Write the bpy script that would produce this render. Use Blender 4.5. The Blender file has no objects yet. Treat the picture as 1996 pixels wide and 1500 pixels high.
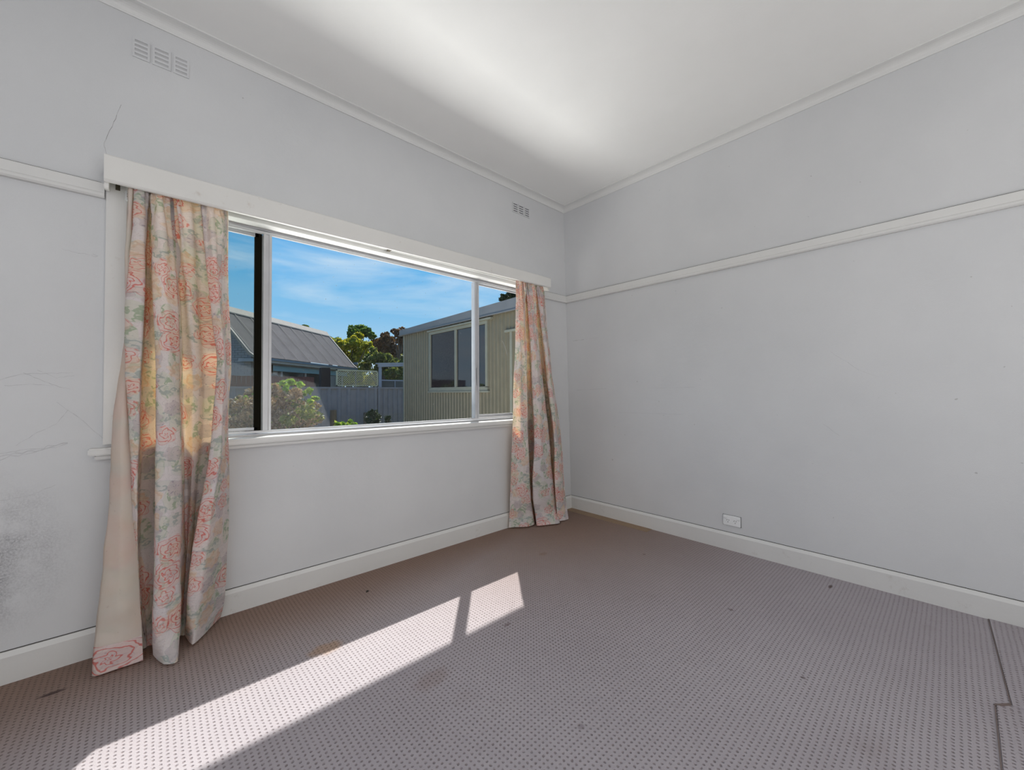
import bpy, bmesh, math, random
import numpy as np
from mathutils import Vector, Matrix
from mathutils.noise import noise as pnoise
random.seed(7)
rng = np.random.default_rng(7)
C = bpy.context.scene.collection
scene = bpy.context.scene

# ------------------------------------------------------------------ camera
cam_data = bpy.data.cameras.new('camera')
cam = bpy.data.objects.new('camera', cam_data); C.objects.link(cam)
R_ = Vector((0.737359, -0.67548345, -0.00487946)); U_ = Vector((-0.00863445, -0.01664778, 0.99982413)); F_ = Vector((0.67544589, 0.73718719, 0.01810782))
cam.matrix_world = Matrix(((R_.x, U_.x, -F_.x, -2.83832), (R_.y, U_.y, -F_.y, -2.34976), (R_.z, U_.z, -F_.z, 1.05), (0, 0, 0, 1)))
cam_data.sensor_width = 36.0
cam_data.lens = 781.54 / 1996 * 36.0
cam_data.clip_start = 0.02
cam_data.clip_end = 500
scene.camera = cam

# ------------------------------------------------------------------ exposure, sky, sun, lamps
scene.view_settings.view_transform = 'Standard'
scene.view_settings.look = 'None'
scene.view_settings.exposure = 0.0
scene.view_settings.gamma = 1.0
scene.view_settings.use_curve_mapping = False
scene.cycles.use_denoising = True
scene.cycles.max_bounces = 10
scene.cycles.diffuse_bounces = 5
scene.cycles.transparent_max_bounces = 12
scene.cycles.sample_clamp_indirect = 6.0

SUN_STRENGTH = 7.9
SKY_STRENGTH = 1.0
FILL_BACK = 60.0
FILL_SIDE = 23.0
FILL_GROUND = 200.0

world = bpy.data.worlds.new('sky'); scene.world = world
world.use_nodes = True
wn = world.node_tree; wn.nodes.clear()
def wnode(t, **kw):
    n = wn.nodes.new(t)
    for k, v in kw.items(): setattr(n, k, v)
    return n
def wmath(op, a, b=None, clamp=False):
    n = wnode('ShaderNodeMath', operation=op, use_clamp=clamp)
    for i, v in enumerate((a, b)):
        if v is None: continue
        if isinstance(v, (int, float)): n.inputs[i].default_value = v
        else: wn.links.new(v, n.inputs[i])
    return n.outputs[0]
tc = wnode('ShaderNodeTexCoord')
sp = wnode('ShaderNodeSeparateXYZ'); wn.links.new(tc.outputs['Generated'], sp.inputs[0])
zc = wmath('MAXIMUM', sp.outputs[2], 0.02)
ramp = wnode('ShaderNodeValToRGB')
cr = ramp.color_ramp; cr.interpolation = 'EASE'
cr.elements[0].position = 0.0; cr.elements[0].color = (0.46, 0.69, 0.88, 1)
cr.elements[1].position = 1.0; cr.elements[1].color = (0.010, 0.15, 0.50, 1)
for p_, c_ in ((0.10, (0.40, 0.65, 0.88, 1)), (0.20, (0.23, 0.55, 0.87, 1)), (0.28, (0.08, 0.44, 0.85, 1)), (0.37, (0.008, 0.31, 0.78, 1))):
    e = cr.elements.new(p_); e.color = c_
wn.links.new(sp.outputs[2], ramp.inputs[0])
mp = wnode('ShaderNodeMapping'); mp.inputs['Rotation'].default_value = (0.10, -0.16, 0); mp.inputs['Scale'].default_value = (1.0, 1.0, 5.2); mp.inputs['Location'].default_value = (0.35, 0.9, 0.55)
wn.links.new(tc.outputs['Generated'], mp.inputs[0])
nz = wnode('ShaderNodeTexNoise'); nz.inputs['Scale'].default_value = 2.1; nz.inputs['Detail'].default_value = 7; nz.inputs['Roughness'].default_value = 0.55; nz.inputs['Distortion'].default_value = 0.35
wn.links.new(mp.outputs[0], nz.inputs['Vector'])
cm = wnode('ShaderNodeMapRange'); cm.inputs['From Min'].default_value = 0.43; cm.inputs['From Max'].default_value = 0.68
wn.links.new(nz.outputs[0], cm.inputs['Value'])
hi = wnode('ShaderNodeMapRange'); hi.inputs['From Min'].default_value = 0.46; hi.inputs['From Max'].default_value = 0.24; hi.inputs['To Min'].default_value = 0.25; wn.links.new(sp.outputs[2], hi.inputs['Value'])
cloud = wmath('MULTIPLY', wmath('MULTIPLY', cm.outputs[0], 0.9), hi.outputs[0], True)
mx = wnode('ShaderNodeMix', data_type='RGBA'); mx.inputs[7].default_value = (0.68, 0.82, 0.95, 1)
wn.links.new(cloud, mx.inputs[0]); wn.links.new(ramp.outputs[0], mx.inputs[6])
bg = wnode('ShaderNodeBackground'); bg.inputs['Strength'].default_value = SKY_STRENGTH
wn.links.new(mx.outputs[2], bg.inputs[0])
wo = wnode('ShaderNodeOutputWorld'); wn.links.new(bg.outputs[0], wo.inputs[0])

def lamp(name, kind, loc, energy, color=(1, 1, 1), **kw):
    d = bpy.data.lights.new(name, kind); d.energy = energy; d.color = color
    for k, v in kw.items(): setattr(d, k, v)
    o = bpy.data.objects.new(name, d); C.objects.link(o); o.location = loc
    return o
def aim(o, target):
    o.rotation_euler = (Vector(target) - o.location).to_track_quat('-Z', 'Y').to_euler()
sun = lamp('sun', 'SUN', (8, 9, 14), SUN_STRENGTH, (1.0, 0.965, 0.91), angle=math.radians(0.55))
sun.rotation_euler = Vector((-0.530, -0.620, -0.880)).to_track_quat('-Z', 'Y').to_euler()
a = lamp('fill_back_lamp', 'AREA', (-2.1, -4.25, 1.35), FILL_BACK, (1.0, 0.985, 0.97), shape='RECTANGLE', size=2.6, size_y=2.2); aim(a, (-1.7, -2.2, 2.9))  # fill lamp added at the closed back wall to brighten the room
a = lamp('fill_side_lamp', 'AREA', (-4.25, -2.3, 1.4), FILL_SIDE, (0.93, 0.95, 1.0), shape='RECTANGLE', size=2.4, size_y=1.8); aim(a, (0, -1.6, 1.7))  # second added fill lamp, at the side wall, which has no window
a = lamp('fill_ground_lamp', 'AREA', (-1.75, 1.10, -0.49), FILL_GROUND, (1.0, 0.98, 0.95), shape='RECTANGLE', size=3.0, size_y=1.5); a.rotation_euler = (math.pi, 0, 0)   # lamp added low outside, in place of sunlight bounced up to the ceiling

# ------------------------------------------------------------------ materials
def hexlin(r, g, b):
    f = lambda c: (c / 12.92 if c <= 0.04045 else ((c + 0.055) / 1.055) ** 2.4)
    return (f(r / 255), f(g / 255), f(b / 255), 1)
class NT:
    def __init__(s, name):
        s.m = bpy.data.materials.new(name); s.m.use_nodes = True; s.t = s.m.node_tree; s.t.nodes.clear()
        s.out = s.n('ShaderNodeOutputMaterial')
    def n(s, t, **kw):
        n = s.t.nodes.new(t)
        for k, v in kw.items(): setattr(n, k, v)
        return n
    def set(s, sock, v):
        if isinstance(v, bpy.types.NodeSocket): s.t.links.new(v, sock)
        elif v is not None:
            try: sock.default_value = v
            except Exception: sock.default_value = tuple(v)[:3]
    def math(s, op, a, b=None, c=None, clamp=False):
        n = s.n('ShaderNodeMath', operation=op, use_clamp=clamp)
        for i, v in enumerate((a, b, c)): s.set(n.inputs[i], v) if v is not None else None
        return n.outputs[0]
    def obj(s): return s.n('ShaderNodeTexCoord').outputs['Object']
    def geo(s): return s.n('ShaderNodeNewGeometry').outputs['Position']
    def sep(s, v):
        n = s.n('ShaderNodeSeparateXYZ'); s.set(n.inputs[0], v); return n.outputs
    def comb(s, x, y, z=0.0):
        n = s.n('ShaderNodeCombineXYZ'); s.set(n.inputs[0], x); s.set(n.inputs[1], y); s.set(n.inputs[2], z); return n.outputs[0]
    def mapping(s, v, scale=(1, 1, 1), loc=(0, 0, 0), rot=(0, 0, 0)):
        n = s.n('ShaderNodeMapping'); s.set(n.inputs[0], v); n.inputs['Scale'].default_value = scale; n.inputs['Location'].default_value = loc; n.inputs['Rotation'].default_value = rot; return n.outputs[0]
    def noise(s, v, scale, detail=3, rough=0.5, dist=0.0):
        n = s.n('ShaderNodeTexNoise'); s.set(n.inputs['Vector'], v); n.inputs['Scale'].default_value = scale; n.inputs['Detail'].default_value = detail; n.inputs['Roughness'].default_value = rough; n.inputs['Distortion'].default_value = dist
        return n.outputs[0]
    def vor(s, v, scale, rand=1.0, feature='F1', dims='2D'):
        n = s.n('ShaderNodeTexVoronoi', feature=feature, voronoi_dimensions=dims); s.set(n.inputs['Vector'], v); n.inputs['Scale'].default_value = scale; n.inputs['Randomness'].default_value = rand
        return n.outputs
    def rng(s, v, a, b, c=0.0, d=1.0, smooth=False):
        n = s.n('ShaderNodeMapRange', interpolation_type='SMOOTHSTEP' if smooth else 'LINEAR'); s.set(n.inputs[0], v)
        for i, x in enumerate((a, b, c, d)): n.inputs[i + 1].default_value = x
        return n.outputs[0]
    def mix(s, f, a, b, mode='MIX'):
        n = s.n('ShaderNodeMix', data_type='RGBA', blend_type=mode); s.set(n.inputs[0], f); s.set(n.inputs[6], a); s.set(n.inputs[7], b); return n.outputs[2]
    def bump(s, h, dist, strength=1.0):
        n = s.n('ShaderNodeBump'); n.inputs['Distance'].default_value = dist; n.inputs['Strength'].default_value = strength; s.set(n.inputs['Height'], h); return n.outputs[0]
    def bsdf(s, color, rough=0.6, normal=None, metal=0.0, spec=0.5):
        n = s.n('ShaderNodeBsdfPrincipled'); s.set(n.inputs['Base Color'], color); s.set(n.inputs['Roughness'], rough); s.set(n.inputs['Metallic'], metal); s.set(n.inputs['Specular IOR Level'], spec)
        if normal is not None: s.set(n.inputs['Normal'], normal)
        return n.outputs[0]
    def done(s, surf):
        s.t.links.new(surf, s.out.inputs[0]); return s.m

def paint(name, col, rough=0.5, bumpd=0.0006, bscale=120, mottle=0.05, spec=0.35, dirt=None):
    m = NT(name); g = m.geo()
    n1 = m.noise(g, 2.2, 4, 0.6)
    c = m.mix(m.rng(n1, 0.3, 0.7), tuple(x * (1 - mottle) for x in col[:3]) + (1,), tuple(min(1, x * (1 + mottle)) for x in col[:3]) + (1,))
    if dirt:
        c = m.mix(m.rng(m.noise(g, dirt[1], 6, 0.7), dirt[2], dirt[3]), c, dirt[0])
    nb = m.bump(m.noise(g, bscale, 3, 0.6), bumpd)
    return m.done(m.bsdf(c, rough, nb, spec=spec))
def metal(name, col, rough=0.4, metallic=0.0):
    m = NT(name)
    c = m.mix(m.rng(m.noise(m.geo(), 6, 4, 0.6), 0.35, 0.7), col, tuple(x * 0.86 for x in col[:3]) + (1,))
    return m.done(m.bsdf(c, rough, metal=metallic))

# painted plaster of the window wall with its mould bloom low at the left
def wall_material():
    m = NT('wall_plaster'); g = m.geo(); s = m.sep(g)
    n1 = m.noise(g, 1.6, 5, 0.55)
    base = m.mix(m.rng(n1, 0.3, 0.7), (0.585, 0.592, 0.600, 1), (0.635, 0.640, 0.645, 1))
    # mould: elongated blotch centred low on the window wall, left of the curtain
    ddx = m.math('DIVIDE', m.math('SUBTRACT', s[0], -3.30), 0.30); ddz = m.math('DIVIDE', m.math('SUBTRACT', s[2], 0.45), 0.34)
    r = m.math('SQRT', m.math('ADD', m.math('MULTIPLY', ddx, ddx), m.math('MULTIPLY', ddz, ddz)))
    near = m.math('MULTIPLY', m.rng(r, 1.15, 0.1, smooth=True), m.rng(s[1], -0.25, -0.05))
    sp_ = m.noise(g, 150, 4, 0.8); cl = m.noise(g, 7.5, 5, 0.65)
    mould = m.math('MULTIPLY', near, m.math('MULTIPLY', m.rng(sp_, 0.38, 0.62, 0.12, 1.0), m.rng(cl, 0.34, 0.64)), clamp=True)
    base = m.mix(m.math('MULTIPLY', mould, 0.92), base, (0.12, 0.11, 0.125, 1))
    base = m.mix(m.rng(m.noise(g, 34, 2, 0.4), 0.775, 0.80, 0, 0.45), base, (0.25, 0.24, 0.23, 1))
    fine = m.noise(g, 260, 3, 0.6)
    nb = m.bump(m.math('ADD', m.math('MULTIPLY', fine, 0.5), m.math('MULTIPLY', m.noise(g, 9, 3), 2.2)), 0.0012)
    return m.done(m.bsdf(base, 0.55, nb, spec=0.3))
M = {}
M['wall'] = wall_material()
M['ceiling'] = paint('ceiling_paint', (0.86, 0.86, 0.84), 0.7, 0.0005, 80, 0.02, 0.2)
M['trim'] = paint('trim_gloss_paint', (0.665, 0.662, 0.645), 0.36, 0.0007, 60, 0.035, 0.5, ((0.50, 0.47, 0.43, 1), 9, 0.62, 0.80))
M['cornice'] = paint('cornice_paint', (0.70, 0.70, 0.685), 0.55, 0.0005, 60, 0.02, 0.3)
M['pelmet'] = paint('pelmet_paint', (0.70, 0.69, 0.66), 0.35, 0.0007, 45, 0.03, 0.5, ((0.52, 0.47, 0.42, 1), 14, 0.64, 0.8))
M['crack'] = metal('crack_dark', (0.27, 0.26, 0.26, 1), 0.9)
M['faint_crack'] = metal('crack_faint', (0.45, 0.445, 0.455, 1), 0.9)
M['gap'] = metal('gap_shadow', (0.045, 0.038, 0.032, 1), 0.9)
M['white_plastic'] = metal('white_plastic', (0.82, 0.83, 0.83, 1), 0.3)
M['dark_slot'] = metal('dark_slot', (0.03, 0.03, 0.03, 1), 0.6)
M['alu'] = metal('mill_aluminium', (0.54, 0.545, 0.56, 1), 0.36, 0.2)
m = NT('dark_seal'); M['dark_frame'] = m.done(m.bsdf((0.010, 0.009, 0.006, 1), 0.9, spec=0.05))
M['track'] = metal('curtain_track_white', (0.80, 0.80, 0.78, 1), 0.3)
M['rust_steel'] = metal('tarnished_steel', (0.10, 0.085, 0.06, 1), 0.45, 0.6)

# patterned cut-and-loop carpet: 16 mm square grid of sunken loops
def carpet_material():
    m = NT('carpet_loop_pile'); g = m.geo(); s = m.sep(g)
    wob = m.math('MULTIPLY', m.math('SUBTRACT', m.noise(g, 3.0, 2), 0.5), 0.010)
    P = 0.0163
    wig = m.math('MULTIPLY', m.math('SUBTRACT', m.noise(g, 160, 2), 0.5), 0.35)
    fx = m.math('ADD', m.math('DIVIDE', m.math('ADD', s[0], wob), P), wig); fy = m.math('ADD', m.math('DIVIDE', m.math('ADD', s[1], wob), P), wig)
    cx = m.math('SUBTRACT', m.math('FRACT', fx), 0.5); cy = m.math('SUBTRACT', m.math('FRACT', fy), 0.5)
    r = m.math('SQRT', m.math('ADD', m.math('MULTIPLY', cx, cx), m.math('MULTIPLY', m.math('MULTIPLY', cy, cy), 1.0)))
    pit = m.rng(r, 0.31, 0.08, smooth=True)
    pn = m.math('MULTIPLY', pit, m.rng(m.noise(g, 95, 2), 0.25, 0.6, 0.45, 1.0))
    yarn = m.noise(g, 420, 3, 0.7)
    big = m.noise(g, 1.1, 4, 0.6)
    base = m.mix(m.rng(big, 0.35, 0.65), (0.44, 0.405, 0.430, 1), (0.49, 0.455, 0.480, 1))
    # browner tint: along the window wall, in the far corner, plus isolated stains
    brown_mask = m.math('MAXIMUM', m.rng(m.math('ADD', s[1], m.math('MULTIPLY', big, 0.3)), -0.62, 0.10, 0, 1, True), m.math('MULTIPLY', m.rng(s[0], -2.4, -0.3, 0, 1, True), m.rng(s[1], -2.0, -0.2, 0, 1, True)))
    base = m.mix(m.math('MULTIPLY', brown_mask, 0.90), base, (0.27, 0.175, 0.125, 1))
    base = m.mix(m.rng(m.noise(g, 2.6, 5, 0.65), 0.62, 0.78, 0, 0.35), base, (0.27, 0.21, 0.19, 1))
    def spot(x, y, rx, ry, k, col, b):
        dx_ = m.math('DIVIDE', m.math('SUBTRACT', s[0], x), rx); dy_ = m.math('DIVIDE', m.math('SUBTRACT', s[1], y), ry)
        rr = m.math('ADD', m.math('SQRT', m.math('ADD', m.math('MULTIPLY', dx_, dx_), m.math('MULTIPLY', dy_, dy_))), m.math('MULTIPLY', m.math('SUBTRACT', m.noise(g, 18, 3), 0.5), 0.9))
        return m.mix(m.rng(rr, 1.0, 0.35, 0, k, True), b, col)
    for (x, y, rx, ry, k, col) in SPOTS: base = spot(x, y, rx, ry, k, col, base)
    col = m.mix(m.math('MULTIPLY', pn, 0.58), base, (0.085, 0.050, 0.040, 1))  # pits coloured darker to stand for the shade inside the loops
    col = m.mix(m.rng(yarn, 0.30, 0.72, 0.26, 0.0), col, (0.16, 0.13, 0.13, 1))
    h = m.math('ADD', m.math('MULTIPLY', pit, -1.0), m.math('MULTIPLY', yarn, 0.55))
    nb = m.bump(h, 0.0028, 0.9)
    return m.done(m.bsdf(col, 0.95, nb, spec=0.08))
SPOTS = [(-2.28, -0.60, 0.09, 0.05, 0.55, (0.46, 0.27, 0.13, 1)), (-1.62, -0.98, 0.022, 0.010, 0.5, (0.10, 0.05, 0.05, 1)),
         (-1.82, -1.55, 0.015, 0.013, 0.4, (0.12, 0.09, 0.10, 1)), (-1.05, -1.97, 0.010, 0.012, 0.6, (0.07, 0.04, 0.03, 1)),
         (-0.75, -1.62, 0.012, 0.018, 0.5, (0.09, 0.05, 0.04, 1)), (-0.92, -0.55, 0.04, 0.03, 0.3, (0.20, 0.10, 0.05, 1)),
         (-0.45, -1.0, 0.02, 0.012, 0.4, (0.12, 0.07, 0.06, 1)), (-0.12, -1.9, 0.04, 0.012, 0.8, (0.07, 0.04, 0.03, 1)),
         (-3.07, -0.20, 0.045, 0.013, 0.85, (0.05, 0.03, 0.03, 1)), (-2.05, -1.05, 0.10, 0.06, 0.3, (0.25, 0.16, 0.12, 1))]
M['carpet'] = carpet_material()
m = NT('carpet_edge_strip'); M['strip'] = m.done(m.bsdf(m.mix(m.noise(m.geo(), 40, 4), (0.24, 0.16, 0.10, 1), (0.34, 0.24, 0.16, 1)), 0.9))

# floral curtain cotton
def floral_material(name, trans=0.42):
    m = NT(name)
    uv = m.n('ShaderNodeUVMap').outputs[0]
    wob = m.noise(uv, 9, 2); uvd = m.n('ShaderNodeVectorMath', operation='ADD')
    nn = m.n('ShaderNodeTexNoise'); m.set(nn.inputs['Vector'], uv); nn.inputs['Scale'].default_value = 14; nn.inputs['Detail'].default_value = 2
    sc = m.n('ShaderNodeVectorMath', operation='MULTIPLY_ADD'); m.set(sc.inputs[0], nn.outputs[1]); sc.inputs[1].default_value = (0.018, 0.018, 0.0); m.set(sc.inputs[2], uv)
    w = sc.outputs[0]
    col = m.mix(m.rng(m.noise(uv, 4, 3), 0.35, 0.65), (0.80, 0.82, 0.88, 1), (0.85, 0.84, 0.86, 1))
    # pale outlines of background foliage
    ln = m.noise(uv, 30, 2, 0.5, 1.2)
    l1 = m.rng(m.math('ABSOLUTE', m.math('SUBTRACT', ln, 0.5)), 0.0, 0.018, 0.55, 0.0)
    col = m.mix(l1, col, (0.60, 0.62, 0.60, 1))
    ln2 = m.noise(uv, 52, 2, 0.5, 1.6)
    col = m.mix(m.rng(m.math('ABSOLUTE', m.math('SUBTRACT', ln2, 0.5)), 0.0, 0.02, 0.45, 0.0), col, (0.62, 0.55, 0.56, 1))
    def flower(col, scale, off, lo, hi, R, rings, twist, petal, line, fill, lobes, lk=0.9, fk=0.55, asp=(1, 1), rot=0.0):
        v = m.mapping(w, (asp[0], asp[1], 1), off, (0, 0, rot))
        o = m.vor(v, scale, 0.75)
        vs = m.n('ShaderNodeVectorMath', operation='SUBTRACT'); m.set(vs.inputs[0], v); m.set(vs.inputs[1], o['Position'])
        q = m.sep(vs.outputs[0])
        cs = m.sep(o['Color'])
        ang = m.math('ARCTAN2', q[1], q[0])
        r = m.math('MULTIPLY', o['Distance'], 1.0 if True else scale)
        ph = m.math('MULTIPLY', cs[1], 6.28)
        edge = m.math('MULTIPLY_ADD', m.math('SINE', m.math('MULTIPLY_ADD', ang, lobes, ph)), 0.045, R)
        inside = m.math('MULTIPLY', m.rng(m.math('SUBTRACT', edge, r), 0.0, 0.035), m.math('MULTIPLY', m.math('GREATER_THAN', cs[0], lo), m.math('LESS_THAN', cs[0], hi)))
        t = m.math('ADD', m.math('MULTIPLY', r, rings), m.math('ADD', m.math('ADD', m.math('MULTIPLY', ang, 1.0 if rings > 20 else 0.0), m.math('MULTIPLY', m.math('SINE', m.math('ADD', m.math('MULTIPLY', ang, twist), m.math('MULTIPLY_ADD', r, rings * .45, ph))), petal)), m.math('MULTIPLY', m.noise(w, 52, 2), 8.0)))
        ls = m.rng(m.math('SINE', t), 0.50, 0.92)
        outl = m.math('MULTIPLY', m.rng(m.math('ABSOLUTE', m.math('SUBTRACT', edge, r)), 0.0, 0.016, 0.8, 0.0), m.rng(m.noise(w, 18, 2), 0.42, 0.55))
        outl = m.math('MULTIPLY', outl, m.math('MULTIPLY', m.math('GREATER_THAN', cs[0], lo), m.math('LESS_THAN', cs[0], hi)))
        c = m.mix(m.math('MULTIPLY', inside, fk), col, fill)
        c = m.mix(m.math('MULTIPLY', m.math('MAXIMUM', m.math('MULTIPLY', inside, ls), outl), lk), c, line)
        return c
    green = ((0.42, 0.54, 0.40, 1), (0.72, 0.78, 0.70, 1))
    col = flower(col, 15, (3.1, 1.7, 0), 0.30, 1.0, 0.42, 5, 1, 3.0, green[0], green[1], 2, 0.85, 0.6, (1.0, 0.55), 0.5)
    col = flower(col, 17, (7.3, 4.1, 0), 0.45, 1.0, 0.40, 5, 1, 3.0, (0.45, 0.53, 0.52, 1), (0.70, 0.75, 0.73, 1), 2, 0.8, 0.6, (0.55, 1.0), -0.6)
    col = flower(col, 13, (5.7, 9.2, 0), 0.55, 1.0, 0.40, 3, 9, 1.6, (0.42, 0.38, 0.45, 1), (0.66, 0.63, 0.67, 1), 6, 0.75, 0.75)
    col = flower(col, 11, (1.9, 6.4, 0), 0.62, 1.0, 0.40, 12, 2, 1.4, (0.72, 0.52, 0.34, 1), (0.85, 0.75, 0.62, 1), 7, 0.45, 0.6)
    col = flower(col, 9.5, (2.35, 5.8, 0), 0.55, 1.0, 0.34, 44, 5, 1.3, (0.74, 0.24, 0.20, 1), (0.86, 0.70, 0.67, 1), 5, 0.8, 0.5)
    col = flower(col, 7.6, (0.35, 0.8, 0), 0.50, 1.0, 0.40, 54, 5, 1.6, (0.72, 0.20, 0.17, 1), (0.86, 0.69, 0.66, 1), 4, 0.85, 0.5)
    weave = m.noise(m.mapping(uv, (1, 6, 1)), 160, 2)
    nb = m.bump(m.math('ADD', m.math('MULTIPLY', weave, 0.3), m.math('MULTIPLY', m.noise(m.mapping(uv, (1, 2.5, 1)), 26, 3), 2.0)), 0.0022)
    p = m.bsdf(col, 0.8, nb, spec=0.12)
    tr = m.n('ShaderNodeBsdfTranslucent'); m.set(tr.inputs[0], m.mix(1.0, col, (1.12, 0.80, 0.44, 1), 'MULTIPLY')); m.set(tr.inputs['Normal'], nb)
    ms = m.n('ShaderNodeMixShader'); ms.inputs[0].default_value = trans; m.set(ms.inputs[1], p); m.set(ms.inputs[2], tr.outputs[0])
    return m.done(ms.outputs[0])
M['floral'] = floral_material('floral_cotton')
m = NT('cream_lining'); g = m.geo(); c = m.mix(m.rng(m.noise(g, 5, 5, 0.7), 0.45, 0.75), (0.86, 0.81, 0.76, 1), (0.80, 0.71, 0.62, 1))
c = m.mix(m.rng(m.noise(g, 55, 3), 0.70, 0.76, 0, 0.5), c, (0.25, 0.17, 0.12, 1))
p_ = m.bsdf(c, 0.85, m.bump(m.noise(m.mapping(g, (1, 1, 0.4)), 30, 3), 0.002), spec=0.1); t_ = m.n('ShaderNodeBsdfTranslucent'); t_.inputs[0].default_value = (0.92, 0.84, 0.72, 1)
x_ = m.n('ShaderNodeMixShader'); x_.inputs[0].default_value = 0.55; m.set(x_.inputs[1], p_); m.set(x_.inputs[2], t_.outputs[0]); M['lining'] = m.done(x_.outputs[0])

# window glass: thin clear pane with a little dust
def glass_material(name, tint, dust):
    m = NT(name); g = m.geo()
    tb = m.n('ShaderNodeBsdfTransparent'); tb.inputs[0].default_value = tint
    gl = m.n('ShaderNodeBsdfGlossy'); gl.inputs['Roughness'].default_value = 0.02
    lw = m.n('ShaderNodeLayerWeight'); lw.inputs[0].default_value = 0.5; frv = m.math('MULTIPLY_ADD', m.math('POWER', lw.outputs['Facing'], 5.0), 0.25, 0.012)
    a = m.n('ShaderNodeMixShader'); m.set(a.inputs[0], frv); m.set(a.inputs[1], tb.outputs[0]); m.set(a.inputs[2], gl.outputs[0])
    df = m.n('ShaderNodeBsdfDiffuse'); df.inputs[0].default_value = (0.55, 0.56, 0.55, 1)
    sp1 = m.rng(m.noise(g, 85, 2), 0.74, 0.78, 0, 0.55)
    s = m.sep(g)
    film = m.math('MULTIPLY', m.rng(s[2], 1.55, 0.85, 0, dust), m.rng(m.noise(g, 6, 5, 0.7), 0.3, 0.7, 0.4, 1.0))
    b = m.n('ShaderNodeMixShader'); m.set(b.inputs[0], m.math('MAXIMUM', sp1, film)); m.set(b.inputs[1], a.outputs[0]); m.set(b.inputs[2], df.outputs[0])
    return m.done(b.outputs[0])
M['glass'] = glass_material('window_glass', (0.97, 0.98, 0.98, 1), 0.014)
M['glass_sash'] = glass_material('sash_glass', (0.84, 0.87, 0.85, 1), 0.07)
# yard materials
M['roof'] = paint('weathered_roof_steel', (0.165, 0.142, 0.130), 0.85, 0.0, 10, 0.12, 0.12)
M['roof_lap'] = metal('roof_lap_edge', (0.19, 0.17, 0.155, 1), 0.8)
M['barge'] = metal('cream_barge', (0.33, 0.285, 0.235, 1), 0.8)
M['brick'] = metal('painted_brick', (0.27, 0.285, 0.31, 1), 0.8)
M['mortar'] = metal('painted_mortar', (0.17, 0.18, 0.20, 1), 0.9)
M['house_dark'] = metal('dark_glazing', (0.02, 0.022, 0.022, 1), 0.15)
M['teal'] = metal('teal_beam', (0.13, 0.27, 0.36, 1), 0.5)
M['house_trim'] = metal('pale_house_trim', (0.33, 0.35, 0.38, 1), 0.6)
M['gutter'] = metal('slate_gutter', (0.13, 0.16, 0.19, 1), 0.5)
M['fence'] = metal('blue_grey_steel', (0.24, 0.232, 0.245, 1), 0.5)
M['paling'] = paint('stained_paling', (0.12, 0.045, 0.034), 0.9, 0.002, 40, 0.3)
M['dark_post'] = paint('dark_timber', (0.022, 0.017, 0.016), 0.9, 0.002, 40, 0.2)
M['lattice'] = metal('cream_lattice', (0.46, 0.44, 0.30, 1), 0.7)
M['bollard'] = paint('weathered_log', (0.16, 0.12, 0.08), 0.95, 0.004, 30, 0.3)
M['shed'] = metal('sage_shed_steel', (0.160, 0.138, 0.088, 1), 0.5)
M['shed_fascia'] = metal('slate_fascia', (0.20, 0.20, 0.20, 1), 0.6)
M['shed_frame'] = metal('pale_sage_frame', (0.25, 0.24, 0.18, 1), 0.45)
M['perg'] = metal('pergola_grey', (0.30, 0.31, 0.35, 1), 0.5)
m = NT('shed_glass'); g = m.geo(); M['shed_glass'] = m.done(m.bsdf(m.mix(m.rng(m.noise(g, 40, 4, 0.7), 0.5, 0.75), (0.010, 0.008, 0.010, 1), (0.055, 0.040, 0.035, 1)), 0.06, spec=0.30))
m = NT('shed_glass_reflecting'); g = m.geo(); M['shed_glass2'] = m.done(m.bsdf((0.012, 0.012, 0.016, 1), 0.03, spec=0.75))
M['concrete'] = paint('pale_concrete', (0.50, 0.48, 0.45), 0.9, 0.002, 40, 0.08)
m = NT('yard_ground'); g = m.geo(); M['yard'] = m.done(m.bsdf(m.mix(m.rng(m.noise(g, 1.3, 6, 0.7), 0.35, 0.65), (0.10, 0.12, 0.04, 1), (0.22, 0.17, 0.10, 1)), 0.95, m.bump(m.noise(g, 30, 4), 0.03)))
M['house_wall'] = paint('outer_weatherboard', (0.55, 0.55, 0.53), 0.7)
def leaf_material(name, a, b, c, t=0.4):
    m = NT(name); r = m.n('ShaderNodeNewGeometry').outputs['Random Per Island']
    col = m.mix(m.rng(r, 0.0, 0.55), a, b); col = m.mix(m.rng(r, 0.80, 0.86), col, c)
    p = m.bsdf(col, 0.5, spec=0.35)
    tr = m.n('ShaderNodeBsdfTranslucent'); m.set(tr.inputs[0], m.mix(1.0, col, (1.0, 1.0, 0.45, 1), 'MULTIPLY'))
    ms = m.n('ShaderNodeMixShader'); ms.inputs[0].default_value = t; m.set(ms.inputs[1], p); m.set(ms.inputs[2], tr.outputs[0])
    return m.done(ms.outputs[0])
M['leaf_yellow'] = leaf_material('leaves_yellow_green', (0.19, 0.20, 0.02, 1), (0.42, 0.42, 0.05, 1), (0.62, 0.50, 0.08, 1), 0.5)
M['leaf_green'] = leaf_material('leaves_green', (0.035, 0.085, 0.02, 1), (0.11, 0.19, 0.04, 1), (0.25, 0.30, 0.08, 1))
M['leaf_olive'] = leaf_material('leaves_olive', (0.07, 0.09, 0.025, 1), (0.17, 0.21, 0.05, 1), (0.34, 0.32, 0.10, 1))
M['leaf_brown'] = leaf_material('leaves_russet', (0.055, 0.030, 0.020, 1), (0.15, 0.085, 0.045, 1), (0.24, 0.11, 0.05, 1), 0.3)
M['leaf_dark'] = leaf_material('leaves_dark', (0.015, 0.03, 0.015, 1), (0.04, 0.06, 0.03, 1), (0.06, 0.08, 0.03, 1), 0.2)
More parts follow.
